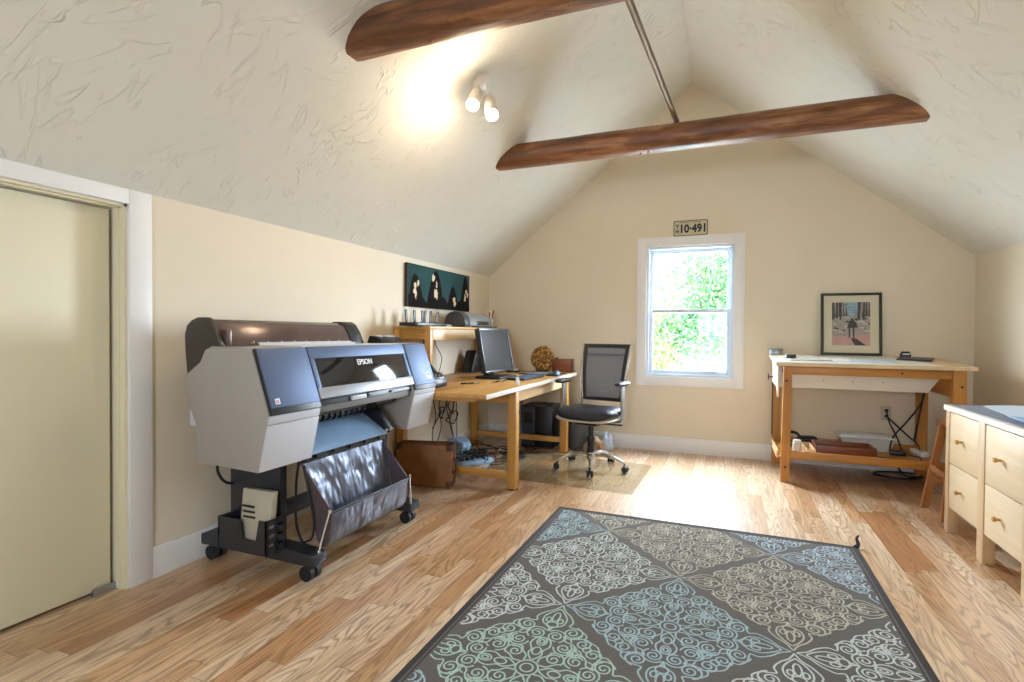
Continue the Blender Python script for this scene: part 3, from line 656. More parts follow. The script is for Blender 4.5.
for cy, cz, n_, sc_ in ((3.87, 1.53, 4, 1), (4.17, 1.57, 5, 1.15), (4.53, 1.48, 3, .75), (4.79, 1.56, 4, .85)):
    for k in range(n_): blob(b, cy+rb.uniform(-.035, .035)*sc_, cz+rb.uniform(-.085, .075)*sc_, rb.uniform(.012, .026)*sc_, rb.uniform(.018, .038)*sc_, rb.uniform(0, 50), x+.0006+.0001*k, rough=.34)
cp_ = b.build('cream_patches', plain('cream_paint', rgb(214, 190, 148), .6, var=.06), cv, rn=False); cp_['kind'] = 'stuff'

# ------------------------------------------------------------------ things on the desk
mon = thing('computer_monitor', 'flat black computer monitor standing on the pine work table', 'monitor', (-1.885, 4.27, .765), -.045)
def ml(x, y, z): return (x, y, z)
tl = .181; up = Vector((-math.sin(tl), 0, math.cos(tl))); nn = Vector((math.cos(tl), 0, math.sin(tl)))
Rm = Matrix((nn, Vector((0, 1, 0)), up)).transposed(); c0 = Vector((.055, 0, .055))+up*.1925
b = MB(); W_, H_, f_ = .57, .385, .019
for (yy, zz, sy, sz) in ((0, H_/2-f_/2, W_, f_), (0, -H_/2+f_/2, W_, f_), (W_/2-f_/2, 0, f_, H_-2*f_), (-W_/2+f_/2, 0, f_, H_-2*f_)):
    b.box(c0+Vector((0, yy, 0))+up*zz-nn*.010, (.022, sy, sz), 0, Rm, .004)
b.build('bezel', M['bezel'], mon, local=True)
b = MB(); b.box(c0-nn*.012, (.012, W_-2*f_+.004, H_-2*f_+.004), 0, Rm, 0); b.build('screen', M['screen'], mon, local=True)
b = MB(); b.box(c0-nn*.034, (.032, W_-.006, H_-.006), 0, Rm, .01); b.box(c0-nn*.058, (.03, W_*.7, H_*.7), 0, Rm, .012); b.build('housing', M['black'], mon, local=True)
b = MB(); b.box((-.05, 0, .14), (.05, .11, .28), 0, Matrix.Rotation(.12, 3, 'Y'), .01); b.build('stand_neck', M['black'], mon, local=True)
b = MB(); b.box((.02, -.02, .010), (.24, .34, .020), 0, None, .008); b.build('stand_base', M['bezel'], mon, local=True)
def keyboard(loc, rz):
    k = thing('keyboard', 'dark computer keyboard in front of the monitor', 'keyboard', loc, rz)
    b = MB(); b.box((0, 0, .010), (.165, .45, .016), 0, None, .004); b.build('base', M['black'], k, local=True)
    b = MB()
    for r in range(5):
        for q in range(17): b.box((-.058+r*.029, -.202+q*.0252, .020), (.022, .0205, .006), 0, None, .002, 1)
    b.build('keys', M['pblue'], k, local=True)
keyboard((-1.60, 4.28, .765), -.05)
S_ = thing('speaker', 'black wedge speaker behind the monitor under the pine console', 'speaker', (-2.34, 4.60, .765))
b = MB(); b.prism([(4.64, .767), (4.88, .767), (4.82, .93), (4.775, .985), (4.74, .975)], 'x', -2.42, -2.30, 0, .01); b.build('cabinet', M['black'], S_)
b = MB(); b.lathe([(0, .004), (.03, .004), (.036, 0), (.036, -.004)], M=basis((0, 1, 0), (0, 0, 1), (1, 0, 0), (-2.298, 4.75, .84)), n=20); b.build('cone', M['rubber'], S_)
ph = thing('photo_printer', 'small black device with a tilted back flap on the table behind the large printer', 'device', (-1.98, 3.42, .765))
b = MB(); b.prism([(-2.14, .767), (-1.885, .767), (-1.88, .80), (-1.90, .845), (-1.94, .868), (-2.14, .868)], 'y', 3.22, 3.40, 0, .01); b.build('body', M['black'], ph)
b = MB()
for i, (y, z) in enumerate(((3.26, .845), (3.31, .838), (3.35, .85), (3.37, .83))): b.cyl((-1.91+.02*(.86-z)*12, y, z+.008), (-1.90+.02*(.86-z)*12, y+.006, z+.012), .008, None, 10)
b.tube(spline([(-1.90, 3.24, .842), (-1.883, 3.28, .835), (-1.883, 3.34, .838), (-1.90, 3.38, .85)], 6), .004, 8)
b.build('button_cluster', M['psilver'], ph)['kind'] = 'stuff'
b = MB(); b.prism([(-2.13, .86), (-1.955, .866), (-2.09, 1.01), (-2.12, 1.01)], 'y', 3.37, 3.392, 0, .004); b.build('back_flap', M['dgreyp'], ph)
g = thing('eyeglasses', 'dark folded eyeglasses lying near the front edge of the pine table', 'eyeglasses', (-1.63, 3.83, .765))
b = MB()
for dx in (-.036, .036):
    b.tube([Vector((-1.63+dx*.4+.012*math.cos(a)-.01, 3.83+dx*1.0+.026*math.sin(a), .770+.012*(1+math.cos(a)))) for a in [2*PI*k/16 for k in range(16)]], .0022, 6, closed=True)
b.tube([(-1.615, 3.822, .787), (-1.615, 3.838, .787)], .002, 6); b.tube([(-1.642, 3.768, .785), (-1.70, 3.80, .770), (-1.72, 3.86, .768)], .002, 6); b.tube([(-1.615, 3.892, .785), (-1.68, 3.88, .770), (-1.73, 3.83, .768)], .002, 6)
b.build('frame', M['black'], g)
pn = thing('marker_pen', 'dark pen lying on the pine table in front of the monitor', 'pen', (-1.82, 3.62, .765))
MB().tube([(-1.865, 3.58, .7715), (-1.80, 3.67, .7715)], .006, 10).build('barrel', M['black'], pn)
MB().tube([(-1.80, 3.67, .7715), (-1.775, 3.705, .7715)], .0065, 10).build('cap', M['psilver'], pn)
b = MB(); b.lathe([(0, .766), (.016, .766), (.017, .776), (.015, .805), (.011, .812), (.011, .822), (0, .823)], (-1.475, 3.76, 0), 16); tag(b.build('glue_bottle', M['letter'], base=(-1.475, 3.76, .765)), 'tiny white bottle at the front edge of the pine table', 'bottle')
tb = thing('drawing_tablet', 'thin black graphics tablet with grey surface right of the keyboard', 'tablet', (-1.68, 4.84, .765))
MB().box((-1.68, 4.86, .7705), (.27, .36, .009), 0, Matrix.Rotation(-.12, 3, 'Z'), .003).build('body', M['black'], tb)
MB().box((-1.68, 4.85, .7755), (.20, .28, .002), 0, Matrix.Rotation(-.12, 3, 'Z')).build('active_surface', M['psilver'], tb)
b = MB(); b.bb(-1.535, -1.415, 4.62, 4.92, .766, .776, bev=.003); tag(b.build('mouse_pad', M['black'], base=(-1.475, 4.77, .765)), 'black mouse pad at the far front corner of the pine table', 'mouse pad')
ms = thing('computer_mouse', 'blue grey computer mouse on the black mouse pad', 'mouse', (-1.475, 4.77, .776))
b = MB(); b.grid(lambda u, v: (-1.475+.032*math.cos(2*PI*u)*math.sin(PI/2*v+.0001)*1.0, 4.77+.055*math.sin(2*PI*u)*math.sin(PI/2*v+.0001), .776+.032*math.cos(PI/2*v)), 20, 6); bmesh.ops.remove_doubles(b.bm, verts=b.bm.verts, dist=.0002); b.build('shell', M['pblue'], ms)
b = MB(); b.bb(-1.478, -1.472, 4.735, 4.75, .802, .808, bev=.002); b.build('wheel', M['rubber'], ms)
bb_ = thing('pocket_notebook', 'dark small notebook with a pen beside the straw disc', 'notebook', (-2.02, 4.98, .765))
MB().box((-2.0, 4.98, .776), (.13, .22, .02), 0, Matrix.Rotation(.3, 3, 'Z'), .003).build('cover', M['black'], bb_)
MB().box((-2.0, 4.98, .7875), (.11, .19, .004), 0, Matrix.Rotation(.3, 3, 'Z'), .001).build('pages', M['ivoryt'], bb_)
# straw disc leaning against the wall, and the little wooden box
wk = thing('straw_disc', 'round golden brown coiled straw disc standing upright on the far end of the table', 'ornament', (-1.75, 5.19, .765))
Mw = basis((1, 0, 0), (0, .18, 1), (0, -1, .18), (-1.755, 5.18, .895))
b = MB(); b.lathe([(0, .035)]+[(.128*i/10, .034-.020*(i/10)**3+.004*(i % 2)) for i in range(1, 11)]+[(.132, 0), (.126, -.014), (0, -.018)], M=Mw, n=40, sy=1.0)
for v in b.bm.verts:
    p = v.co; s_ = noise.noise(p*18)*.012; v.co += Vector((s_*.5, s_, s_*.5))
b.build('coil', M['wicker'], wk)
b = MB(); b.bb(-1.80, -1.70, 5.10, 5.22, .766, .782, bev=.004); b.build('foot', M['black'], wk)
wb = thing('wooden_box', 'small dark red wooden box with a knob behind the office chair armrest', 'box', (-1.53, 5.30, .765))
MB().bb(-1.645, -1.435, 5.15, 5.205, .766, .90, bev=.006).build('case', M['walnutx'], wb)
MB().bb(-1.445, -1.425, 5.148, 5.207, .766, .902, bev=.006).build('end_panel', M['walnutd'], wb)
b = MB(); b.cyl((-1.60, 5.178, .90), (-1.60, 5.178, .912), .016, None, 12); b.cyl((-1.63, 5.178, .90), (-1.63, 5.178, .906), .01, None, 12); b.build('knob', M['black'], wb)

# ------------------------------------------------------------------ under the desk
ca = math.atan2(.095, .408)
C_ = thing('suitcase', 'worn brown leather case standing on the floor against the work table', 'suitcase', (-2.095, 3.468, 0), ca)
b = MB(); b.box((0, -.030, .166), (.42, .078, .318), 0, None, .012); b.build('front_shell', M['leather'], C_, local=True)
b = MB(); b.box((0, .044, .166), (.42, .062, .318), 0, None, .012); b.build('back_shell', M['leather'], C_, local=True)
b = MB(); b.box((0, .011, .166), (.424, .010, .322), 0, None, .002); b.build('rim', M['leatherd'], C_, local=True)
for x in (-.19, .19):
    for z in (.03, .30): 
        b = MB(); b.box((x, -.030, z), (.05, .084, .05), 0, None, .012); b.build('corner_guard', M['leatherd'], C_, local=True)
b = MB(); b.tube(spline([(.212, -.02, .22), (.232, -.02, .20), (.232, -.02, .13), (.212, -.02, .11)], 5), .009, 8); b.build('handle', M['leatherd'], C_, local=True)
tw = thing('computer_tower', 'black computer tower on the floor behind the work table stretcher', 'computer', (-1.76, 5.20, 0))
b = MB(); b.bb(-1.93, -1.60, 5.03, 5.37, .012, .425, bev=.008); b.build('case', M['black'], tw)
b = MB(); b.bb(-1.925, -1.78, 5.022, 5.032, .03, .41, bev=.003); b.build('front_panel', M['dgreyp'], tw)
b = MB(); b.bb(-1.90, -1.80, 5.016, 5.024, .25, .36, bev=.003); b.build('drive_bay', M['black'], tw)
for x in (-1.90, -1.63): MB().bb(x-.02, x+.02, 5.05, 5.35, 0, .014).build('foot', M['rubber'], tw)
b = MB(); b.tube(spline([(-1.74, 5.10, .432), (-1.70, 5.14, .445), (-1.66, 5.10, .435), (-1.63, 5.16, .45), (-1.68, 5.2, .433)], 6), .007, 8); tag(b.build('cable', M['cable'], base=(-1.7, 5.13, .43)), 'black cable coiled on top of the computer tower', 'cable')
# waste bin with crumpled paper bag beside it
wbn = thing('waste_bin', 'grey waste bin in the back corner behind the office chair', 'bin', (-1.37, 5.20, 0))
b = MB(); b.lathe([(0, .004), (.105, .004), (.112, .02), (.145, .36), (.150, .365), (.148, .372), (.140, .365), (.108, .02), (0, .02)], (-1.36, 5.20, 0), 28); b.build('bin_body', M['binbag'], wbn)
b = MB()
for k in range(36):
    a = 2*PI*k/36; a2 = 2*PI*(k+1)/36; r = .152+.006*math.sin(k*2.1); r2 = .152+.006*math.sin((k+1)*2.1)
    z1 = .30+.02*math.sin(k*1.3); z2 = .30+.02*math.sin((k+1)*1.3)
    b.add([(-1.36+r*math.cos(a), 5.2+r*math.sin(a), .376), (-1.36+r2*math.cos(a2), 5.2+r2*math.sin(a2), .376), (-1.36+.155*math.cos(a2), 5.2+.155*math.sin(a2), z2), (-1.36+.155*math.cos(a), 5.2+.155*math.sin(a), z1)], [(0, 1, 2, 3)])
b.build('bin_liner', M['binbag'], wbn)
def crumple(name, mat, lb, cat, loc, s, seed):
    b = bmesh.new(); bmesh.ops.create_icosphere(b, subdivisions=4, radius=1)
    for v in b.verts:
        p = v.co.copy(); d = 1+.42*noise.noise(p*1.6+Vector((seed, 0, 0)))+.16*noise.noise(p*4+Vector((seed, 3, 0)))
        v.co = Vector((p.x*s[0]*d, p.y*s[1]*d, max(-s[2]*.8, p.z*s[2]*d)))+Vector(loc)+Vector((0, 0, s[2]*.8))
    q = MB(); q._merge(b, 0); return tag(q.build(name, mat, base=loc), lb, cat)
crumple('paper_bag', M['kraft'], 'crumpled tan paper bag on the floor beside the grey waste bin', 'bag', (-1.17, 5.03, .001), (.085, .075, .085), 4)
crumple('paper_scrap', M['paperblue'], 'pale blue crumpled paper on the floor behind the office chair column', 'paper', (-1.08, 5.20, .001), (.06, .06, .10), 9)
crumple('plastic_bag', M['paleblue'], 'pale blue plastic bag slumped behind the brown leather case', 'bag', (-2.27, 4.32, .001), (.12, .12, .11), 14)
ps = thing('power_strip', 'flat pale blue power block lying under the work table', 'power strip', (-2.06, 4.20, 0))
b = MB(); b.box((-2.06, 4.20, .021), (.16, .34, .04), 0, Matrix.Rotation(-.5, 3, 'Z'), .012); b.build('housing', M['paleblue'], ps)
b = MB()
for k in range(5):
    p = Matrix.Rotation(-.5, 3, 'Z') @ Vector((0, -.12+k*.055, 0)); b.box((-2.06+p.x, 4.2+p.y, .054), (.035, .03, .028), 0, Matrix.Rotation(-.5+.2*k, 3, 'Z'), .004)
b.build('plugs', M['black'], ps)
# loose cable tangle that nobody could count
b = MB(); rr = random.Random(3)
for k in range(26):
    cx_, cy_ = rr.uniform(-2.28, -1.80), rr.uniform(4.10, 4.80); pts = []
    for j in range(7):
        cx_ += rr.uniform(-.13, .13); cy_ += rr.uniform(-.13, .13); cx_ = min(-1.72, max(-2.36, cx_)); cy_ = min(4.88, max(3.78, cy_))
        pts.append((cx_, cy_, .010+abs(rr.gauss(0, .022))))
    b.tube(spline(pts, 6), rr.choice((.0035, .0045, .0055)), 6)
for k in range(7):
    c0_ = Vector((-2.06+rr.uniform(-.09, .09), 4.22+rr.uniform(-.1, .1), .075)); r = rr.uniform(.04, .075)
    b.tube([c0_+Vector((r*math.cos(a), r*.8*math.sin(a), .02*math.sin(2*a+k)+rr.uniform(0, .012))) for a in [2*PI*j/20 for j in range(20)]], .0055, 6, closed=True)
tag(b.build('cable_tangle', M['cable'], base=(-2.06, 4.3, 0)), 'heap of tangled black cables on the floor under the work table', 'cables', kind='stuff')
hang = [[(-2.44, 3.20, .73), (-2.43, 3.22, .5), (-2.42, 3.2, .40), (-2.44, 3.3, .2)],
        [(-2.44, 4.10, .73), (-2.43, 4.13, .55), (-2.42, 4.16, .40), (-2.43, 4.12, .26), (-2.44, 4.14, .12)],
        [(-2.44, 4.18, .73), (-2.43, 4.24, .60), (-2.41, 4.20, .45), (-2.42, 4.26, .30), (-2.44, 4.22, .15)],
        [(-2.43, 4.40, .73), (-2.42, 4.34, .62), (-2.40, 4.30, .48), (-2.42, 4.20, .38), (-2.42, 4.10, .30)],
        [(-2.44, 4.34, .73), (-2.43, 4.40, .58), (-2.42, 4.36, .44), (-2.41, 4.42, .30), (-2.36, 4.40, .14)],
        [(-2.44, 4.48, .73), (-2.43, 4.44, .60), (-2.41, 4.48, .46), (-2.42, 4.42, .32), (-2.40, 4.46, .16)],
        [(-2.44, 4.56, .73), (-2.44, 4.57, .55), (-2.43, 4.58, .40), (-2.44, 4.60, .1)],
        [(-2.44, 5.02, .73), (-2.43, 5.05, .60), (-2.42, 5.02, .45), (-2.42, 5.06, .2)],
        [(-2.30, 5.20, .73), (-2.29, 5.18, .60), (-2.25, 5.22, .50), (-2.16, 5.20, .42), (-2.06, 5.15, .36)],
        [(-1.99, 5.30, .72), (-1.98, 5.25, .60), (-1.99, 5.20, .45), (-2.02, 5.18, .25), (-2.05, 5.10, .05)],
        [(-1.95, 5.36, .72), (-1.96, 5.30, .58), (-2.0, 5.24, .40), (-2.0, 5.2, .2), (-1.98, 5.15, .04)]]
for h_ in hang:
    tag(MB().tube(spline(h_, 8), .0045, 7).build('hanging_cable', M['cable'], base=h_[0]), 'thin black cable hanging behind the work table', 'cable', 'cables hanging below the work table')
lp = [(-2.39+.012*math.sin(3*a), 4.40+.055*math.cos(a), .50+.10*math.sin(a)+.02*math.sin(2*a)) for a in [2*PI*k/24 for k in range(24)]]
b = MB(); b.tube(lp, .0055, 7, closed=True); b.tube([(p[0]+.016, (p[1]-4.40)*1.9+4.38, (p[2]-.5)*.55+.36) for p in lp], .0055, 7, closed=True); b.tube([(p[0]+.01, (p[1]-4.40)*.7+4.19, (p[2]-.5)*.5+.43) for p in lp], .0055, 7, closed=True)
tag(b.build('cable_loop', M['cable'], base=(-2.40, 4.40, .48)), 'bunched black cable loop hanging mid air behind the brown case', 'cable')
for i, (y, z1) in enumerate(((3.98, .80), (4.05, .80), (4.18, .80))):
    tag(MB().tube(spline([(-2.462, y, 1.17), (-2.45, y+.02, 1.05), (-2.43, y-.02+.06*i, .92), (-2.44, y+.05, .775)], 8), .004, 7).build('hanging_cable', M['cable'], base=(-2.46, y, 1.0)), 'thin dark cable hanging down the wall below the pine console', 'cable', 'cables hanging below the pine console')

# ------------------------------------------------------------------ chair mat and office chair
b = MB()
mat = [(-1.93, 3.895), (-.635, 3.832), (-.612, 3.85), (-.592, 4.745), (-.612, 4.765), (-1.92, 4.90)]
b.prism(mat, 'z', .001, .005); tag(b.build('chair_mat', M['matclear'], base=(-1.2, 4.3, 0)), 'clear plastic floor mat under the office chair', 'mat')
CH = thing('office_chair', 'office chair with dark seat, grey mesh back and chrome star base', 'chair', (-1.065, 4.453, .005), math.radians(170))
sq = lambda c, e: math.copysign(abs(c)**e, c)
def cushion(u, v):
    a = 2*PI*u; t = -PI/2+PI*v; ct = abs(math.cos(t))**.55
    x = .262*sq(math.cos(a), .62)*ct; y = .245*sq(math.sin(a), .62)*ct; z = .046*sq(math.sin(t), .75)
    z += -.028*max(0, (y-.08)/.17)**2-.010*(1-min(1, (x/.2)**2))*(1 if z > 0 else 0)
    return (x, y+.025, .492+z)
b = MB(); b.grid(cushion, 40, 14); bmesh.ops.remove_doubles(b.bm, verts=b.bm.verts, dist=.0004); b.build('seat', M['seatfab'], CH, local=True)
b = MB(); b.grid(lambda u, v: (lambda c: (c[0]*1.015, (c[1]-.025)*1.015+.025, .452+(c[2]-.492)*.42-.006))(cushion(u, v)), 40, 10); bmesh.ops.remove_doubles(b.bm, verts=b.bm.verts, dist=.0004); b.build('seat_shell', M['shell'], CH, local=True)
b = MB(); b.box((0, -.01, .405), (.20, .24, .05), 0, None, .012); b.box((0, -.14, .40), (.10, .16, .03), 0, None, .01); b.cyl((-.08, .06, .40), (-.30, .06, .405), .007, None, 8); b.cyl((.08, -.02, .40), (.24, -.02, .40), .008, None, 8); b.cyl((-.10, -.06, .40), (-.20, -.06, .385), .012, None, 10)
b.build('mechanism', M['black'], CH, local=True)
# backrest: sprung frame with mesh, slightly wider at the top
def bpnt(s, t, o=0):          # s across -1..1, t up 0..1
    w = .185+.035*t; z = .555+.505*t; y = -.235-.105*t-.035*math.sin(PI*t)*0-.02*(1-s*s)*1.0+.028*math.sin(PI*t)
    return Vector((s*w, y-o, z))
b = MB()
for i in range(24):
    pass
def bar(s0, s1, t0, t1, n=20, th=.022):
    q = MB(); q.sheet(lambda u, v: tuple(bpnt(s0+(s1-s0)*u, t0+(t1-t0)*v)), n if s1-s0 > .5 else 3, n if t1-t0 > .5 else 3, th); return q
bf = MB()
for args in ((-1, -.84, 0, 1), (.84, 1, 0, 1), (-.84, .84, .94, 1), (-.84, .84, 0, .06)):
    q = bar(*args); me = bpy.data.meshes.new('t'); q.bm.to_mesh(me); bf.bm.from_mesh(me); q.bm.free(); bpy.data.meshes.remove(me)
bk_ = bf.build('back_frame', M['black'], CH, local=True)
b = MB(); b.sheet(lambda u, v: tuple(bpnt(-.86+1.72*u, .04+.92*v, .008)), 18, 22, .002); b.build('back_mesh', M['mesh'], CH, local=True)
b = MB(); b.tube([bpnt(-.9+1.8*k/10, .81, .022) for k in range(11)], .011, 8); b.build('headband', M['pblue'], CH, local=True)
for s in (-1, 1):
    b = MB(); pts = [bpnt(s*1.045, 1-.05*k, .008) for k in range(20)]+[Vector((s*.20, -.235, .50)), Vector((s*.205, -.20, .45)), Vector((s*.17, -.12, .415)), Vector((s*.09, -.06, .405))]
    b.tube(spline(pts, 2), .0125, 10); b.build('back_rail', M['chrome'], CH, local=True)
    ar = MB(); ar.box((s*.272, -.02, .577), (.022, .055, .30), 0, None, .006); ar.tube(spline([(s*.272, -.02, .45), (s*.262, -.02, .42), (s*.20, -.02, .41), (s*.09, -.02, .405)], 5), .016, 10)
    post = ar.build('armrest_post', M['alu'], CH, local=True)
    ap = MB(); ap.grid(lambda u, v: (s*.272+.042*sq(math.cos(2*PI*u), .7)*abs(math.cos(-PI/2+PI*v))**.5, -.01+.135*sq(math.sin(2*PI*u), .7)*abs(math.cos(-PI/2+PI*v))**.5, 0.738+.019*math.sin(-PI/2+PI*v)), 28, 8)
    bmesh.ops.remove_doubles(ap.bm, verts=ap.bm.verts, dist=.0003); ap.build('armrest_pad', M['black'], CH, local=True)
b = MB(); b.cyl((0, 0, .12), (0, 0, .27), .030, None, 20); b.cyl((0, 0, .27), (0, 0, .39), .020, None, 20); b.cyl((0, 0, .24), (0, 0, .275), .034, .030, 20); b.build('gas_column', M['black'], CH, local=True)
b = MB(); b.lathe([(0, .075), (.036, .075), (.046, .09), (.046, .125), (.038, .14), (0, .14)], n=24); b.build('hub', M['chrome'], CH, local=True)
for k in range(5):
    a = math.radians(66+72*k-170); dr = Vector((math.cos(a), math.sin(a), 0)); sd = Vector((-math.sin(a), math.cos(a), 0))
    b = MB(); sec = [(.04, .115, .019), (.12, .122, .017), (.20, .112, .015), (.26, .090, .013), (.295, .070, .011)]
    b.tube(spline([dr*r+Vector((0, 0, z)) for r, z, w in sec], 4), [.020-.009*i/16 for i in range(17)], 10); lg = b.build('star_leg', M['chrome'], CH, local=True)
    b = MB(); tr = Matrix.Rotation(random.uniform(-.6, .6), 3, 'Z'); sd2 = tr @ sd; cc = dr*.293+Vector((0, 0, .026))+(tr @ dr)*.008
    for o_ in (-.016, .016): b.cyl(cc+sd2*(o_-.009), cc+sd2*(o_+.009), .0255, None, 20)
    b.cyl(cc-sd2*.024, cc+sd2*.024, .008, None, 10); b.cyl(dr*.293+Vector((0, 0, .03)), dr*.293+Vector((0, 0, .072)), .008, None, 10); b.box(cc+Vector((0, 0, .018)), (.026, .026, .024), 0, Matrix.Rotation(a, 3, 'Z'), .006)
    b.build('caster', M['rubber'], lg, local=True)

# ------------------------------------------------------------------ gable wall: plate, outlet
pl = thing('licence_plate', 'old licence plate hung on the gable wall above the window', 'licence plate', (-.335, YB, 2.19))
py = YB-.004
def rrect(x0, x1, z0, z1, r, n=5):
    out = []
    for cx_, cz_, a0 in ((x1-r, z1-r, 0), (x0+r, z1-r, PI/2), (x0+r, z0+r, PI), (x1-r, z0+r, 1.5*PI)):
        for k in range(n+1): out.append((cx_+r*math.cos(a0+PI/2*k/n), cz_+r*math.sin(a0+PI/2*k/n)))
    return out
b = MB(); b.prism(rrect(-.493, -.177, 2.113, 2.264, .016), 'y', YB-.0045, YB-.0005); b.build('border', plain('dark_plate_border', rgb(74, 68, 50), .5, var=.15), pl)
b = MB(); b.prism(rrect(-.485, -.185, 2.121, 2.256, .012), 'y', YB-.0060, YB-.004); b.build('face', plain('aged_cream_plate', rgb(196, 188, 150), .45, var=.1, sc=14), pl)
b = MB(); Mx = lambda x, z: basis((1, 0, 0), (0, 0, 1), (0, -1, 0), (x, YB-.0068, z))
b.text('10·491', .108, Mx(-.312, 2.180) @ Matrix.Diagonal((.86, 1, 1, 1)), 0, .0008, .0042); b.text('Y', .052, Mx(-.457, 2.206), 0, .0008, .0018); b.text('W', .046, Mx(-.457, 2.158) @ Matrix.Diagonal((.8, 1, 1, 1)), 0, .0008, .0014)
for k in range(15):
    if k != 8: b.box((-.425+k*.0125, YB-.0068, 2.2455), (.009, .001, .006))
b.build('characters', plain('indigo_plate_ink', rgb(36, 30, 56), .5, var=.05), pl)
b = MB()
for x in (-.468, -.202):
    for z in (2.247, 2.131): b.cyl((x, YB-.0085, z), (x, YB-.005, z), .0045, None, 10)
b.build('screws', M['alu'], pl)
ou = thing('wall_outlet', 'almond wall outlet with black plugs under the drafting table', 'outlet', (1.278, YB, .497))
b = MB(); b.bb(1.240, 1.316, YB-.008, YB-.0005, .437, .557, bev=.003); b.build('cover_plate', M['outlet'], ou)
for z in (.522, .472): 
    b = MB(); b.prism(rrect(1.262, 1.294, z-.018, z+.018, .010), 'y', YB-.010, YB-.006); b.build('socket', M['ivoryt'], ou)

# ------------------------------------------------------------------ drafting table
DT = thing('drafting_table', 'amber wood drafting table with ivory top against the gable wall', 'table', (.98, 5.0, 0))
def top_z(y): return .945+(y-4.61)*.052
b = MB(); b.add([(x, y, top_z(y)+dz) for dz in (-.026, 0) for (x, y) in ((.363, 4.61), (1.622, 4.61), (1.622, 5.385), (.363, 5.385))], [(0, 1, 2, 3), (4, 5, 6, 7), (0, 1, 5, 4), (1, 2, 6, 5), (2, 3, 7, 6), (3, 0, 4, 7)]); b.build('tabletop', M['ltwood'] if False else M['birchy'], DT)
b = MB(); b.add([(x, y, top_z(y)+dz) for dz in (.0005, .004) for (x, y) in ((.364, 4.612), (1.40, 4.612), (1.30, 5.38), (.364, 5.38))], [(0, 1, 2, 3), (4, 5, 6, 7), (0, 1, 5, 4), (1, 2, 6, 5), (2, 3, 7, 6), (3, 0, 4, 7)]); b.build('top_laminate', M['ivoryt'], DT)
def leg(x0, x1, tx0, tx1, y0, y1, z1=.916):
    b = MB(); b.add([(x0, y0, 0), (x1, y0, 0), (x1, y1, 0), (x0, y1, 0), (tx0, y0, z1), (tx1, y0, z1), (tx1, y1, z1), (tx0, y1, z1)], [(0, 1, 2, 3), (4, 5, 6, 7), (0, 1, 5, 4), (1, 2, 6, 5), (2, 3, 7, 6), (3, 0, 4, 7)])
    bmesh.ops.bevel(b.bm, geom=list(b.bm.edges), offset=.003, segments=2, affect='EDGES')
    return b
for k, a in enumerate(((.410, .474, .424, .482, 4.66, 4.72), (1.512, 1.588, 1.500, 1.578, 4.66, 4.72), (.392, .458, .402, .462, 5.30, 5.36), (1.470, 1.545, 1.470, 1.542, 5.30, 5.36))):
    lgo = leg(*a).build('leg', M['orangez'], DT)
    if k < 2:
        q = MB(); xm = (a[0]+a[1])/2
        for z in (.12, .80): q.cyl((xm, 4.656, z), (xm, 4.662, z), .009, None, 12)
        q.build('bolts', M['black'], lgo)
b = MB(); b.bb(.482, 1.50, 4.672, 4.700, .852, .914, bev=.003); b.build('front_apron', M['orangex'], DT)
b = MB(); b.cyl((1.20, 4.668, .884), (1.20, 4.674, .884), .007, None, 10); b.build('bolt', M['black'], DT)
b = MB(); b.prism([(4.70, .852), (5.30, .852), (5.30, .90), (4.70, .90)], 'x', .425, .452, 0, .002); b.build('side_rail', M['orangey'], DT); b = MB(); b.prism([(4.72, .72), (5.30, .72), (5.30, .90), (4.72, .90)], 'x', 1.515, 1.54, 0, .002); b.build('side_rail', M['orangey'], DT)
# ivory drop panel with a slanted end
b = MB(); b.prism([(.40, .735), (1.405, .735), (1.475, .845), (1.475, .905), (.40, .905)], 'y', 4.83, 4.846, 0, .002); dp = b.build('drop_panel', M['ivoryt'], DT)
b = MB()
for x in (.72, .92, 1.12): b.cyl((x, 4.826, .80), (x, 4.832, .80), .004, None, 8)
b.build('screws', M['capdark'], dp)
b = MB(); b.prism([(4.73, .915), (5.29, .925), (5.29, .745), (4.83, .735), (4.73, .66)], 'x', .384, .398, 0, .002); b.build('end_panel', M['ivoryt'], DT)
b = MB(); b.cyl((.384, 5.15, .795), (.350, 5.15, .795), .006, None, 10); b.box((.348, 5.15, .795), (.010, .012, .055), 0, None, .004); b.build('clamp_knob', M['black'], DT)
b = MB(); b.cyl((.388, 5.25, .90), (.390, 5.25, .27), .006, None, 10); b.build('tilt_rod', M['leatherd'], DT)
b = MB(); b.cyl((1.53, 5.25, .90), (1.45, 5.29, .30), .007, None, 10); b.build('tilt_rod', M['black'], DT)
b = MB(); b.bb(.474, 1.515, 4.650, 4.672, .198, .252, bev=.003); b.build('shelf_rail', M['orangex'], DT)
b = MB(); b.bb(.40, 1.53, 4.672, 5.375, .186, .200, bev=.002); b.build('shelf_board', M['orangex'], DT)
b = MB(); b.bb(.385, .400, 4.74, 5.36, .17, .235, bev=.003); b.build('shelf_end_rail', M['ltwood'], DT)
b = MB(); b.bb(.46, 1.53, 5.36, 5.378, .20, .245, bev=.002); b.build('shelf_back_rail', M['orangex'], DT)
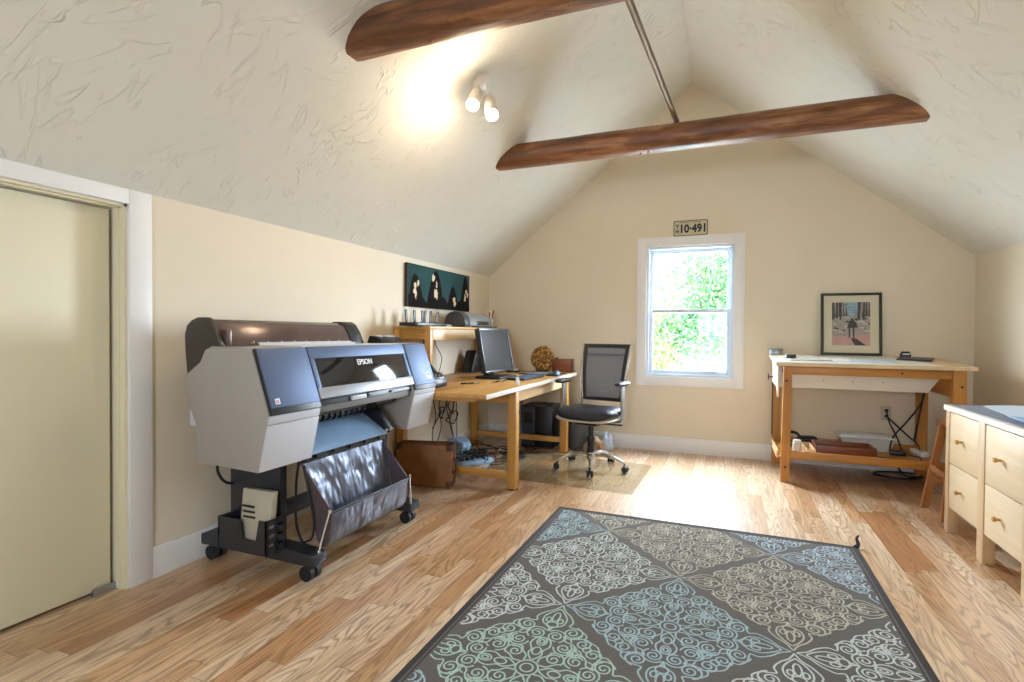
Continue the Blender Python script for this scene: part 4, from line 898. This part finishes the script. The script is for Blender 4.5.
# things on the drafting table top
tz = top_z
def on_top(b, cx_, cy_, sx, sy, h, rot=0, mi=0, lift=.0045):
    R = Matrix.Rotation(math.atan(.052), 3, 'X') @ Matrix.Rotation(rot, 3, 'Z'); return b.box((cx_, cy_, tz(cy_)+lift+h/2), (sx, sy, h), mi, R, 0)
tn = thing('round_tin', 'small silver tin at the back left corner of the drafting table', 'tin', (.40, 5.30, tz(5.3)+.005))
MB().lathe([(0, 0), (.055, 0), (.057, .004), (.057, .028), (0, .028)], (.415, 5.315, tz(5.315)+.006), 24).build('tin_body', M['alu'], tn)
MB().lathe([(.059, .024), (.060, .045), (.055, .05), (0, .05)], (.415, 5.315, tz(5.315)+.006), 24).build('lid', M['greyp'], tn)
tp = thing('black_tape_roll', 'small black roll lying near the left end of the drafting table', 'tape', (.52, 5.0, tz(5.0)+.005))
MB().lathe([(.018, 0), (.040, 0), (.043, .004), (.043, .022), (.040, .026), (.018, .026), (.018, 0)], (.50, 4.98, tz(4.98)+.006), 22).build('roll', M['black'], tp)
MB().lathe([(.012, .001), (.018, .001), (.018, .024), (.012, .024), (.012, .001)], (.50, 4.98, tz(4.98)+.006), 18).build('core', M['kraft'], tp)
b = MB(); on_top(b, .72, 4.86, .36, .26, .003, .05); tag(b.build('paper_sheet', M['paper'], base=(.72, 4.86, .96)), 'large white sheet of paper on the drafting table below the framed picture', 'paper')
b = MB(); on_top(b, 1.05, 4.84, .30, .24, .003, -.12); tag(b.build('paper_sheet', M['paperblue'], base=(1.05, 4.84, .96)), 'pale blue sheet of paper on the drafting table right of the white sheet', 'paper')
b = MB(); on_top(b, .62, 4.75, .30, .012, .010, .03); tag(b.build('ruler', M['alu'], base=(.62, 4.75, .96)), 'thin metal ruler along the white sheet on the drafting table', 'ruler')
pd = thing('black_folder', 'thin black folder lying near the right end of the drafting table', 'folder', (1.38, 5.05, tz(5.05)))
b = MB(); on_top(b, 1.38, 5.05, .22, .20, .010, -.35); b.build('cover', M['black'], pd)
b = MB(); on_top(b, 1.38, 5.05, .205, .185, .004, -.35, 0, .0148); b.build('pages', M['dgreyp'], pd)
dz = tz(5.18)+.006
ds = thing('tape_dispenser', 'black tape dispenser standing behind the black folder', 'tape dispenser', (1.36, 5.22, dz))
b = MB(); b.prism([(1.325, dz), (1.395, dz), (1.395, dz+.02), (1.385, dz+.052), (1.335, dz+.052), (1.325, dz+.02)], 'y', 5.20, 5.245, 0, .004); b.build('body', M['black'], ds)
b = MB(); b.bb(1.336, 1.384, 5.196, 5.201, dz+.026, dz+.036); b.build('label_band', M['letter'], ds)
# framed print leaning on the wall
FR = thing('framed_print', 'framed snowy woodland print leaning on the wall behind the drafting table', 'picture', (1.0, 5.36, .99))
fz0 = tz(5.33)+.006; tlt = math.atan2(.05, .545)
FM = Matrix.Translation((.999, 5.335, fz0)) @ Matrix.Rotation(-tlt, 4, 'X')     # local x right, z up, -y to the room
def fb(b, x0, x1, y0, y1, z0, z1, mi=0, bev=0):
    c_ = FM @ Vector(((x0+x1)/2, (y0+y1)/2, (z0+z1)/2)); return b.box(c_, (x1-x0, y1-y0, z1-z0), mi, FM.to_3x3(), bev)
b = MB()
for r in ((-.2275, .2275, 0, .022), (-.2275, .2275, .521, .543), (-.2275, -.2055, .022, .521), (.2055, .2275, .022, .521)): fb(b, r[0], r[1], -.014, .014, r[2], r[3], 0, .003)
b.build('frame', plain('dark_olive_frame', rgb(44, 38, 26), .4, var=.1), FR)
b = MB(); fb(b, -.206, .206, -.002, .006, .022, .522); b.build('mat_board', plain('cream_mat_board', rgb(212, 204, 176), .7, var=.02), FR)
# printed picture: flat paint shapes on the sheet
pw, pz0, pz1 = .142, .085, .462
def pp(x, z, o): return tuple(FM @ Vector((x, -.0022-o, z)))
prm = [plain('print_'+n_, rgb(*c_), .6, var=.1, sc=30) for n_, c_ in (('snow_grey', (158, 148, 140)), ('sky', (136, 170, 190)), ('rose_snow', (196, 150, 140)), ('bark', (46, 40, 40)), ('coat', (36, 34, 36)), ('drift', (190, 182, 174)))]
b = MB(); b.add([pp(-pw, pz0, 0), pp(pw, pz0, 0), pp(pw, pz1, 0), pp(-pw, pz1, 0)], [(0, 1, 2, 3)], 0)
def shape(pts, o, mi): b.add([pp(max(-pw, min(pw, x)), max(pz0, min(pz1, z)), o) for x, z in pts], [tuple(range(len(pts)))], mi)
shape([(-.05, .462), (.07, .462), (.06, .40), (.03, .35), (-.01, .34), (-.03, .38)], .0002, 1); shape([(-.142, .085), (.142, .085), (.142, .19), (.05, .175), (-.05, .165), (-.142, .17)], .0002, 2)
r3 = random.Random(5)
for k in range(22):
    x = r3.choice((r3.uniform(-.14, -.03), r3.uniform(.05, .14))); w = r3.uniform(.003, .009); z0 = r3.uniform(.30, .34); shape([(x-w, z0), (x+w, z0), (x+w*.6+r3.uniform(-.01, .01), .462), (x-w*.6, .462)], .0004+k*.00001, 3)
for k in range(30):
    x = r3.uniform(-.14, .14); z = r3.uniform(.32, .45); a = r3.uniform(-1, 1); l_ = r3.uniform(.02, .05); dx, dz_ = math.cos(a)*l_, math.sin(a)*l_
    shape([(x, z), (x+dx, z+dz_), (x+dx, z+dz_+.002), (x, z+.004)], .0006+k*.00001, 3)
for k in range(26):
    x = r3.uniform(-.14, .14); z = r3.uniform(.20, .33); l_ = r3.uniform(.02, .06); shape([(x, z), (x+l_, z-.008), (x+l_*.9, z+.006), (x+.2*l_, z+.012)], .0009+k*.00001, r3.choice((3, 5, 5)))
shape([(-.03, .235), (.05, .24), (.042, .28), (.02, .305), (.008, .31), (-.008, .30), (-.02, .27)], .0014, 4); shape([(.0, .30), (.018, .30), (.02, .318), (.01, .328), (.0, .318)], .0014, 4)
for dx in (-.012, .02): shape([(dx-.006, .24), (dx+.006, .24), (dx+.008, .15), (dx-.004, .15)], .0015, 4)
shape([(0, .15), (.04, .145), (.09, .105), (.11, .087), (.03, .087), (.01, .12)], .0014, 3)
b.build('print', prm, FR, rn=False, flat=True)
b = MB(); fb(b, -.205, .205, -.0075, -.0055, .023, .521); b.build('glazing', M['glass'], FR)
# things on the lower shelf
jr = thing('glass_jar', 'small white jar at the left end of the drafting table shelf', 'jar', (.545, 4.86, .200))
MB().lathe([(0, .001), (.030, .001), (.034, .005), (.034, .082), (.028, .09), (0, .09)], (.545, 4.86, .200), 22).build('jar_body', M['tub'], jr)
MB().lathe([(0, .09), (.030, .09), (.031, .104), (.028, .107), (0, .107)], (.545, 4.86, .200), 22).build('lid', M['letter'], jr)
cs = thing('soft_case', 'black zipped case behind the white jar on the lower shelf', 'case', (.62, 5.18, .2))
b = MB(); b.box((.66, 5.19, .246), (.16, .10, .088), 0, Matrix.Rotation(.1, 3, 'Z'), .03, 4); b.build('case_body', M['seatfab'], cs)
b = MB(); b.tube([(.59, 5.134, .262), (.66, 5.14, .265), (.735, 5.150, .262)], .003, 6); b.build('zip', M['dgreyp'], cs)
tp2 = thing('black_strap', 'black rounded strap lying behind the white jar on the lower shelf', 'strap', (.52, 5.1, .2))
MB().tube([(.53+.065*math.cos(a), 5.10+.02*math.sin(2*a), 0.274+.055*math.sin(a)) for a in [2*PI*k/24 for k in range(24)]], .012, 8, closed=True).build('band', M['black'], tp2)
def tray(name, lb, x0, x1, y0, y1, z, h, th, mat, flare=0, inner=None):
    t_ = thing(name, lb, 'tray', ((x0+x1)/2, (y0+y1)/2, z))
    q = MB(); q.bb(x0, x1, y0, y1, z+.001, z+.001+th, bev=.001); q.build('tray_base', inner or mat, t_)
    for nm, r in (('front_board', ((x0, y0), (x1, y0))), ('back_board', ((x0, y1-th), (x1, y1-th)))):
        q = MB(); q.bb(r[0][0], r[1][0], r[0][1], r[0][1]+th, z+.001, z+h, bev=.001); q.build(nm, mat, t_)
    for nm, x in (('end_board', x0), ('end_board', x1-th)):
        q = MB(); q.bb(x, x+th, y0+th, y1-th, z+.001, z+h+.002, bev=.001); q.build(nm, M['ltwood'] if inner is None else mat, t_)
    return t_
tray('wooden_tray', 'light wooden open tray at the left end of the lower shelf', .595, .665, 4.75, 5.08, .200, .055, .009, M['ltwood'])
tray('wooden_tray', 'long reddish brown wooden tray in the middle of the lower shelf', .672, 1.085, 4.80, 5.06, .200, .085, .012, M['walnutx'], 0, M['walnutd'])
tu = thing('plastic_tub', 'long white lidded plastic tub behind the brown tray on the lower shelf', 'tub', (1.08, 5.23, .2))
b = MB(); b.add([(.93, 5.17, .201), (1.26, 5.17, .201), (1.26, 5.33, .201), (.93, 5.33, .201), (.905, 5.155, .305), (1.285, 5.155, .305), (1.285, 5.345, .305), (.905, 5.345, .305)], [(0, 1, 2, 3), (4, 5, 6, 7), (0, 1, 5, 4), (1, 2, 6, 5), (2, 3, 7, 6), (3, 0, 4, 7)]); bmesh.ops.bevel(b.bm, geom=list(b.bm.edges), offset=.006, segments=2, affect='EDGES'); b.build('tub_body', M['tub'], tu)
b = MB(); b.bb(.893, 1.297, 5.145, 5.355, .304, .324, bev=.008); b.bb(.915, 1.275, 5.165, 5.335, .324, .330, bev=.003); b.build('lid', M['letter'], tu)
pb = thing('power_brick', 'black power adapter lying on the lower shelf below the outlet', 'adapter', (1.29, 5.09, .2))
MB().box((1.285, 5.09, .218), (.11, .06, .034), 0, Matrix.Rotation(-.1, 3, 'Z'), .008).build('housing', M['black'], pb)
MB().tube(spline([(1.34, 5.085, .217), (1.38, 5.07, .21), (1.42, 5.02, .206), (1.40, 4.95, .205)], 6), .004, 8).build('lead', M['cable'], pb)
b = MB(); b.box((1.16, 4.86, .211), (.12, .05, .018), 0, Matrix.Rotation(-.2, 3, 'Z'), .008); tag(b.build('black_pouch', M['black'], base=(1.16, 4.86, .2)), 'small flat black pouch on the lower shelf right of the brown tray', 'pouch')
ct = thing('utility_knife', 'orange and black small knife on the front of the lower shelf', 'knife', (1.29, 4.75, .2))
MB().tube([(1.235, 4.755, .211), (1.29, 4.745, .211)], [.009, .011], 10).build('handle', M['orange'], ct); MB().tube([(1.29, 4.745, .211), (1.345, 4.735, .209)], [.009, .006], 10).build('blade_end', M['alu'], ct)
b = MB(); b.cyl((1.375, 4.755, .201), (1.375, 4.755, .235), .012, .004, 12); tag(b.build('glue_nozzle', M['black'], base=(1.375, 4.755, .2)), 'tiny black cone shaped cap on the front edge of the lower shelf', 'cap')
st = thing('power_strip', 'white power strip at the right end of the lower shelf', 'power strip', (1.45, 5.20, .2))
MB().box((1.455, 5.18, .220), (.06, .20, .038), 0, Matrix.Rotation(.15, 3, 'Z'), .006).build('housing', M['letter'], st)
b = MB()
for k in range(3): b.box((1.455, 5.12+.05*k, .2405), (.03, .03, .003), 0, None, .001)
b.build('sockets', M['greyp'], st)
cords = [([(1.278, 5.385, .522), (1.272, 5.36, .51), (1.285, 5.31, .42), (1.315, 5.22, .32), (1.33, 5.16, .235)], 'black cord running straight down from the outlet to the power adapter', 'black plug in the upper socket'),
         ([(1.278, 5.385, .472), (1.285, 5.36, .462), (1.33, 5.30, .41), (1.40, 5.26, .335), (1.455, 5.23, .28), (1.462, 5.20, .242)], 'black cord curving right from the outlet to the white power strip', 'black plug in the lower socket')]
for pts, lb, _l in cords:
    e = thing('black_cable', lb, 'cord', pts[0])
    MB().tube(spline(pts, 8), .006, 8).build('lead', M['cable'], e); MB().box(Vector(pts[0])+Vector((0, .006, 0)), (.026, .026, .024), 0, None, .005).build('plug', M['black'], e)
tag(MB().tube(spline([(1.40, 4.90, .735), (1.425, 5.02, .66), (1.41, 5.14, .55), (1.36, 5.20, .44), (1.27, 5.16, .33), (1.24, 5.12, .22)], 8), .006, 8).build('black_cable', M['cable'], base=(1.4, 4.9, .7)), 'black cord hanging from under the drafting table top to the lower shelf', 'cord')
lp = spline([(1.25, 5.02, .184), (1.29, 5.06, .10), (1.37, 5.16, .02), (1.48, 5.24, .010), (1.50, 5.33, .010), (1.36, 5.36, .009), (1.20, 5.30, .008), (1.16, 5.20, .008), (1.26, 5.13, .009), (1.40, 5.14, .009), (1.50, 5.20, .018), (1.60, 5.24, .009), (1.70, 5.28, .008)], 8)
tag(MB().tube(lp, .0075, 8).build('cord_loop', M['cable'], base=(1.33, 5.2, .01)), 'thick black cord looped on the floor under the drafting table', 'cord')

# ------------------------------------------------------------------ stool
SL = thing('step_stool', 'brown wooden stool standing between the drafting table and the drawer chest', 'stool', (1.46, 4.28, 0))
MB().bb(1.315, 1.63, 4.09, 4.36, .575, .603, bev=.006).build('seat', M['stoolz'], SL)
for (tx, ty, bx, by) in ((1.345, 4.125, 1.275, 4.06), (1.345, 4.325, 1.258, 4.36), (1.60, 4.125, 1.67, 4.06), (1.60, 4.325, 1.67, 4.36)):
    b = MB(); h = .022; b.add([(bx-h, by-h*.7, 0), (bx+h, by-h*.7, 0), (bx+h, by+h*.7, 0), (bx-h, by+h*.7, 0), (tx-h, ty-h*.7, .576), (tx+h, ty-h*.7, .576), (tx+h, ty+h*.7, .576), (tx-h, ty+h*.7, .576)], [(0, 1, 2, 3), (4, 5, 6, 7), (0, 1, 5, 4), (1, 2, 6, 5), (2, 3, 7, 6), (3, 0, 4, 7)])
    bmesh.ops.bevel(b.bm, geom=list(b.bm.edges), offset=.003, segments=2, affect='EDGES'); b.build('leg', M['stoolz'], SL)
for y in (4.075, 4.355): MB().bb(1.30, 1.645, y-.012, y+.012, .17, .215, bev=.003).build('rung', M['stoolz'], SL)
for x in (1.29, 1.655): MB().bb(x-.01, x+.01, 4.09, 4.34, .26, .30, bev=.003).build('rung', M['stoolz'], SL)

# ------------------------------------------------------------------ drawer chest on the right
CB = thing('drawer_chest', 'pale birch chest of drawers with grey topped worktop on the right wall', 'chest', (1.54, 3.43, 0))
X0 = 1.222; posts = [(3.845, 3.895), (3.385, 3.455), (2.935, 3.005)]
b = MB(); b.bb(X0-.008, 1.852, 2.93, 3.900, .722, .752, bev=.003); b.build('worktop', M['birchy'], CB)
b = MB(); b.bb(X0-.010, X0-.006, 2.93, 3.900, .724, .753); b.build('worktop_edge', M['ivoryt'], CB)
b = MB(); b.bb(X0+.012, 1.852, 2.93, 3.898, .752, .755); b.build('worktop_surface', M['slatem'], CB)
for (y0, y1) in posts:
    for x in (X0, 1.795): MB().bb(x, x+.052, y0, y1, 0, .722, bev=.003).build('post', M['birchz'], CB)
b = MB(); b.bb(X0+.03, 1.85, 2.95, 3.88, .150, .165); b.bb(1.83, 1.85, 2.95, 3.88, .165, .72); b.bb(X0+.05, 1.80, 3.865, 3.885, .165, .72); b.bb(X0+.05, 1.80, 2.945, 2.965, .165, .72); b.build('carcass', M['birchy'], CB)
for (y0, y1) in ((3.459, 3.841), (3.009, 3.381)):
    for (z0, z1) in ((.156, .412), (.417, .714)):
        dr_ = MB(); dr_.bb(X0+.004, X0+.024, y0, y1, z0, z1, bev=.002); dr_ = dr_.build('drawer', M['birchy'], CB)
        zc = .568 if z0 > .3 else .283; yc = (y0+y1)/2+.0
        b = MB(); b.lathe([(0, 0), (.007, 0), (.007, .012), (.012, .020), (.013, .028), (.009, .031), (0, .031)], M=basis((0, 1, 0), (0, 0, 1), (-1, 0, 0), (X0+.004, yc+.02, zc)), n=18); b.build('knob', M['pinex'], dr_)
b = MB(); b.bb(1.80, 1.83, 3.00, 3.85, .015, .06, bev=.002); b.bb(1.75, 1.80, 2.95, 3.85, 0.0, .03); b.build('base_rail', M['birchy'], CB)
b = MB(); b.sheet(lambda u, v: (1.33+.34*u+.05*v, 3.40+.46*v-.05*u, .760+.012*math.sin(u*3)*v), 10, 10, .002); tag(b.build('paper_sheet', M['paperblue'], base=(1.5, 3.6, .76)), 'large pale blue sheet on the far end of the drawer chest top', 'paper')
b = MB(); b.sheet(lambda u, v: (1.275+.42*u, 2.96+.34*v+.04*u, .760+.016*(1-u)**3*v), 10, 10, .002); tag(b.build('paper_sheet', plain('sky_blue_paper', rgb(150, 184, 222), .6, var=.08, sc=6), base=(1.45, 3.1, .76)), 'blue sheet with a curled edge on the near end of the drawer chest top', 'paper')
b = MB(); b.sheet(lambda u, v: (1.43+.34*u, 3.14+.30*v+.06*u, .782+.006*math.sin(v*3)), 8, 8, .002); tag(b.build('paper_sheet', M['paper'], base=(1.6, 3.3, .78)), 'white sheet lying over the two blue sheets on the drawer chest', 'paper')

# ------------------------------------------------------------------ rug
RX0, RX1, RY0, RY1 = -1.012, .676, .93, 3.362
RG = thing('area_rug', 'taupe rug with teal and sand scrollwork diamonds on the oak floor', 'rug', ((RX0+RX1)/2, (RY0+RY1)/2, 0))
b = MB(); b.bb(RX0+.012, RX1-.012, RY0+.012, RY1-.012, .001, .0095); b.build('pile', M['rug'], RG)
b = MB(); 
for (x0, x1, y0, y1) in ((RX0, RX1, RY0, RY0+.026), (RX0, RX1, RY1-.026, RY1), (RX0, RX0+.026, RY0+.026, RY1-.026), (RX1-.026, RX1, RY0+.026, RY1-.026)): b.bb(x0, x1, y0, y1, .001, .0105, 0, .003)
for (x0, x1, y0, y1) in ((RX0+.034, RX1-.034, RY1-.040, RY1-.034), (RX0+.034, RX0+.040, RY0+.03, RY1-.04), (RX1-.040, RX1-.034, RY0+.03, RY1-.04)): b.bb(x0, x1, y0, y1, .009, .0102)
b.build('binding', M['rugedge'], RG)
def quarter():
    C = []
    def arc(cx_, cy_, r, a0, a1, n=16, ry=None): return [(cx_+r*math.cos(a0+(a1-a0)*k/n), cy_+(ry or r)*math.sin(a0+(a1-a0)*k/n)) for k in range(n+1)]
    def spiral(cx_, cy_, r0, r1, a0, turns, n=26): return [(cx_+(r0+(r1-r0)*k/n)*math.cos(a0+2*PI*turns*k/n), cy_+(r0+(r1-r0)*k/n)*math.sin(a0+2*PI*turns*k/n)) for k in range(n+1)]
    def sp2(p): return [(q.x, q.y) for q in spline([(a, b_, 0) for a, b_ in p], 7)]
    # scalloped outline with an ogee tip, and an inner echo of it
    half = [(.97, 0), (.885, .045), (.81, .12), (.72, .17), (.655, .155), (.64, .205), (.625, .27), (.565, .335), (.505, .335), (.488, .392), (.455, .455)]
    out = sp2(half+[(y, x) for x, y in half[::-1][1:]]); C.append(out)
    both = []
    both.append(sp2([(.90, 0), (.83, .06), (.74, .105), (.65, .095), (.60, .04), (.57, 0)]))
    both.append(arc(.755, 0, .075, 0, PI, 14, .030)); both.append(arc(.70, .055, .036, 0, 2*PI, 14, .024)); both.append(arc(.63, 0, .04, 0, PI, 12, .05))
    both.append(spiral(.565, .205, .075, .014, 1.9, 1.7)); both.append(spiral(.565, .205, .092, .088, .2, .55, 14))
    both.append(spiral(.445, .335, .078, .014, -.9, 1.7)); both.append(spiral(.47, .085, .072, .014, 2.8, 1.7))
    both.append(arc(.47, .085, .088, -.9, 2.6, 18)); both.append(spiral(.335, .20, .070, .014, .6, 1.6))
    both.append(arc(.335, .20, .088, 1.0, 4.6, 20)); both.append(sp2([(.60, .02), (.52, .0)])); both.append(arc(.36, .0, .055, 0, PI, 14, .040)); both.append(arc(.36, 0, .028, 0, PI, 10, .020))
    both.append(sp2([(.42, .0), (.39, .065), (.31, .085), (.24, .05), (.18, .055), (.12, .02), (.10, 0)])); both.append(sp2([(.50, .15), (.43, .185), (.41, .25), (.36, .30), (.30, .285), (.24, .30)]))
    both.append(sp2([(.24, .13), (.19, .105), (.14, .06), (.08, .06)])); both.append(arc(.225, .0, .05, 0, PI, 12, .036)); both.append(sp2([(.56, .29), (.50, .27), (.49, .22), (.43, .24)]))
    for p in both: C.append(p); C.append([(y, x) for x, y in p])
    C.append(arc(0, 0, .05, 0, PI/2, 8)); C.append(arc(0, 0, .09, 0, PI/2, 10)); C.append(spiral(.165, .165, .066, .012, PI/4, 1.5)); C.append(arc(.30, .30, .055, 0, 2*PI, 18)); C.append(arc(.30, .30, .028, 0, 2*PI, 12)); C.append(arc(.385, .385, .035, 0, 2*PI, 14)); C.append(arc(.165, .165, .085, -.6, 2.2, 16))
    return C
QC = quarter(); yarn = {'ya': 0, 'yb': 1, 'yc': 2, 'yd': 3, 'ye': 4}
cmap = {(0, -1): 'ya', (0, 1): 'yb', (1, 0): 'yb', (-1, 0): 'yc', (-2, 1): 'ya', (2, 1): 'ye', (-2, -1): 'yc', (2, -1): 'yc', (-1, -2): 'yd', (1, -2): 'yc', (0, -3): 'yb', (-2, -3): 'ya', (2, -3): 'ye', (-1, 2): 'yb', (1, 2): 'ye'}
b = MB(); DX, DYr = .432, .457; HW = .0034
bx0, bx1, by0, by1 = RX0+.046, RX1-.046, RY0+.046, RY1-.046
for i in range(-2, 3):
    for j in range(-4, 3):
        if (i+j) % 2 == 0: continue
        cx_, cy_ = -.190+i*DX, 2.607+j*DYr; mi = yarn[cmap.get((i, j), 'yc')]
        for sx in (-1, 1):
            for sy in (-1, 1):
                for cv_ in QC:
                    P_ = [Vector((cx_+sx*x*DX*1.01, cy_+sy*y*DYr*1.01)) for x, y in cv_]; prev = None
                    for k in range(len(P_)):
                        t_ = (P_[min(k+1, len(P_)-1)]-P_[max(k-1, 0)])
                        if t_.length < 1e-9: continue
                        t_.normalize(); n_ = Vector((-t_.y, t_.x))*HW
                        ok = bx0 < P_[k].x < bx1 and by0 < P_[k].y < by1
                        if not ok: prev = None; continue
                        cur = (b.bm.verts.new((P_[k].x-n_.x, P_[k].y-n_.y, .0097)), b.bm.verts.new((P_[k].x, P_[k].y, .0116)), b.bm.verts.new((P_[k].x+n_.x, P_[k].y+n_.y, .0097)))
                        if prev:
                            for a_, c_ in ((0, 1), (1, 2)):
                                f = b.bm.faces.new((prev[a_], cur[a_], cur[c_], prev[c_])); f.material_index = mi
                        prev = cur
ow = b.build('scrollwork', [M[k] for k in ('ya', 'yb', 'yc', 'yd', 'ye')], RG, rn=False); ow['kind'] = 'stuff'
b = MB(); b.tube(spline([(.665, 3.352, .008), (.682, 3.372, .02), (.678, 3.392, .045), (.690, 3.400, .062)], 6), [.013-.0005*k for k in range(19)], 8); b.build('corner_curl', M['rugedge'], RG)
b = MB(); b.add([(.68, 3.34, .0015), (.715, 3.372, .0015), (.665, 3.38, .0015), (.68, 3.34, .003), (.715, 3.372, .003), (.665, 3.38, .003)], [(0, 1, 2), (3, 4, 5), (0, 1, 4, 3), (1, 2, 5, 4), (2, 0, 3, 5)]); b.build('rug_pad_corner', M['ivoryt'], RG)

# ------------------------------------------------------------------ trees outside the window
tag(MB().bb(-30, 30, 5.7, 60, -3.2, -3.0).build('ground', M['bounce_ground']), kind='structure')  # unseen ground added as a pale reflector for the ceiling
def tree(lb, x, y, h, cr, n, mats, seed, zc, sz=.055, tr=.09):
    rr = random.Random(seed); t_ = thing('tree', lb, 'tree', (x, y, -3.0), 0, 'trees outside the window')
    q = MB(); q.tube(spline([(x, y, -3), (x+.1, y, -1), (x-.05, y+.1, 1), (x+.05, y, h)], 5), [tr*(1-.055*k) for k in range(16)], 9)
    for k in range(12):
        z = rr.uniform(-.8, h*.95); a = rr.uniform(0, 2*PI); l_ = rr.uniform(.5, 1)*cr; q.tube(spline([(x, y, z), (x+l_*.5*math.cos(a), y+l_*.5*math.sin(a), z+.2), (x+l_*math.cos(a), y+l_*math.sin(a), z+.35)], 4), [.025-.002*j for j in range(9)], 6)
    q.build('trunk', M['bark'], t_)
    q = MB()
    cl = [(rr.gauss(0, .45)*cr, rr.gauss(0, .45)*cr, zc+rr.gauss(0, .5)*cr*1.25) for _ in range(26)]
    for k in range(n):
        c_ = rr.choice(cl); p = Vector((x+c_[0]+rr.gauss(0, .22)*cr, y+c_[1]+rr.gauss(0, .22)*cr, c_[2]+rr.gauss(0, .22)*cr))
        u = Vector((rr.gauss(0, 1), rr.gauss(0, 1), rr.gauss(0, 1))).normalized(); w = u.orthogonal().normalized(); s = sz*rr.uniform(.6, 1.3)
        q.add([p-u*s, p+w*s*.5, p+u*s, p-w*s*.5], [(0, 1, 2, 3)], rr.randrange(len(mats)))
    q.build('foliage', mats, t_, rn=False, flat=True)
tree('leafy green tree filling the right side of the window view', .05, 9.6, 4.2, 1.1, 11500, [M['leaf'], M['leaf3'], M['leaf']], 1, 1.75, .048)
tree('pale yellow green bush low in the window view', -1.3, 9.0, 1.6, .75, 5600, [M['leaf2'], M['leaf'], M['leaf2']], 2, .55, .045, .05)
tree('thin sparse tree on the left of the window view', -1.75, 10.2, 4.0, 1.0, 2600, [M['leaf3'], M['bark'], M['leaf']], 3, 2.5, .036, .05)
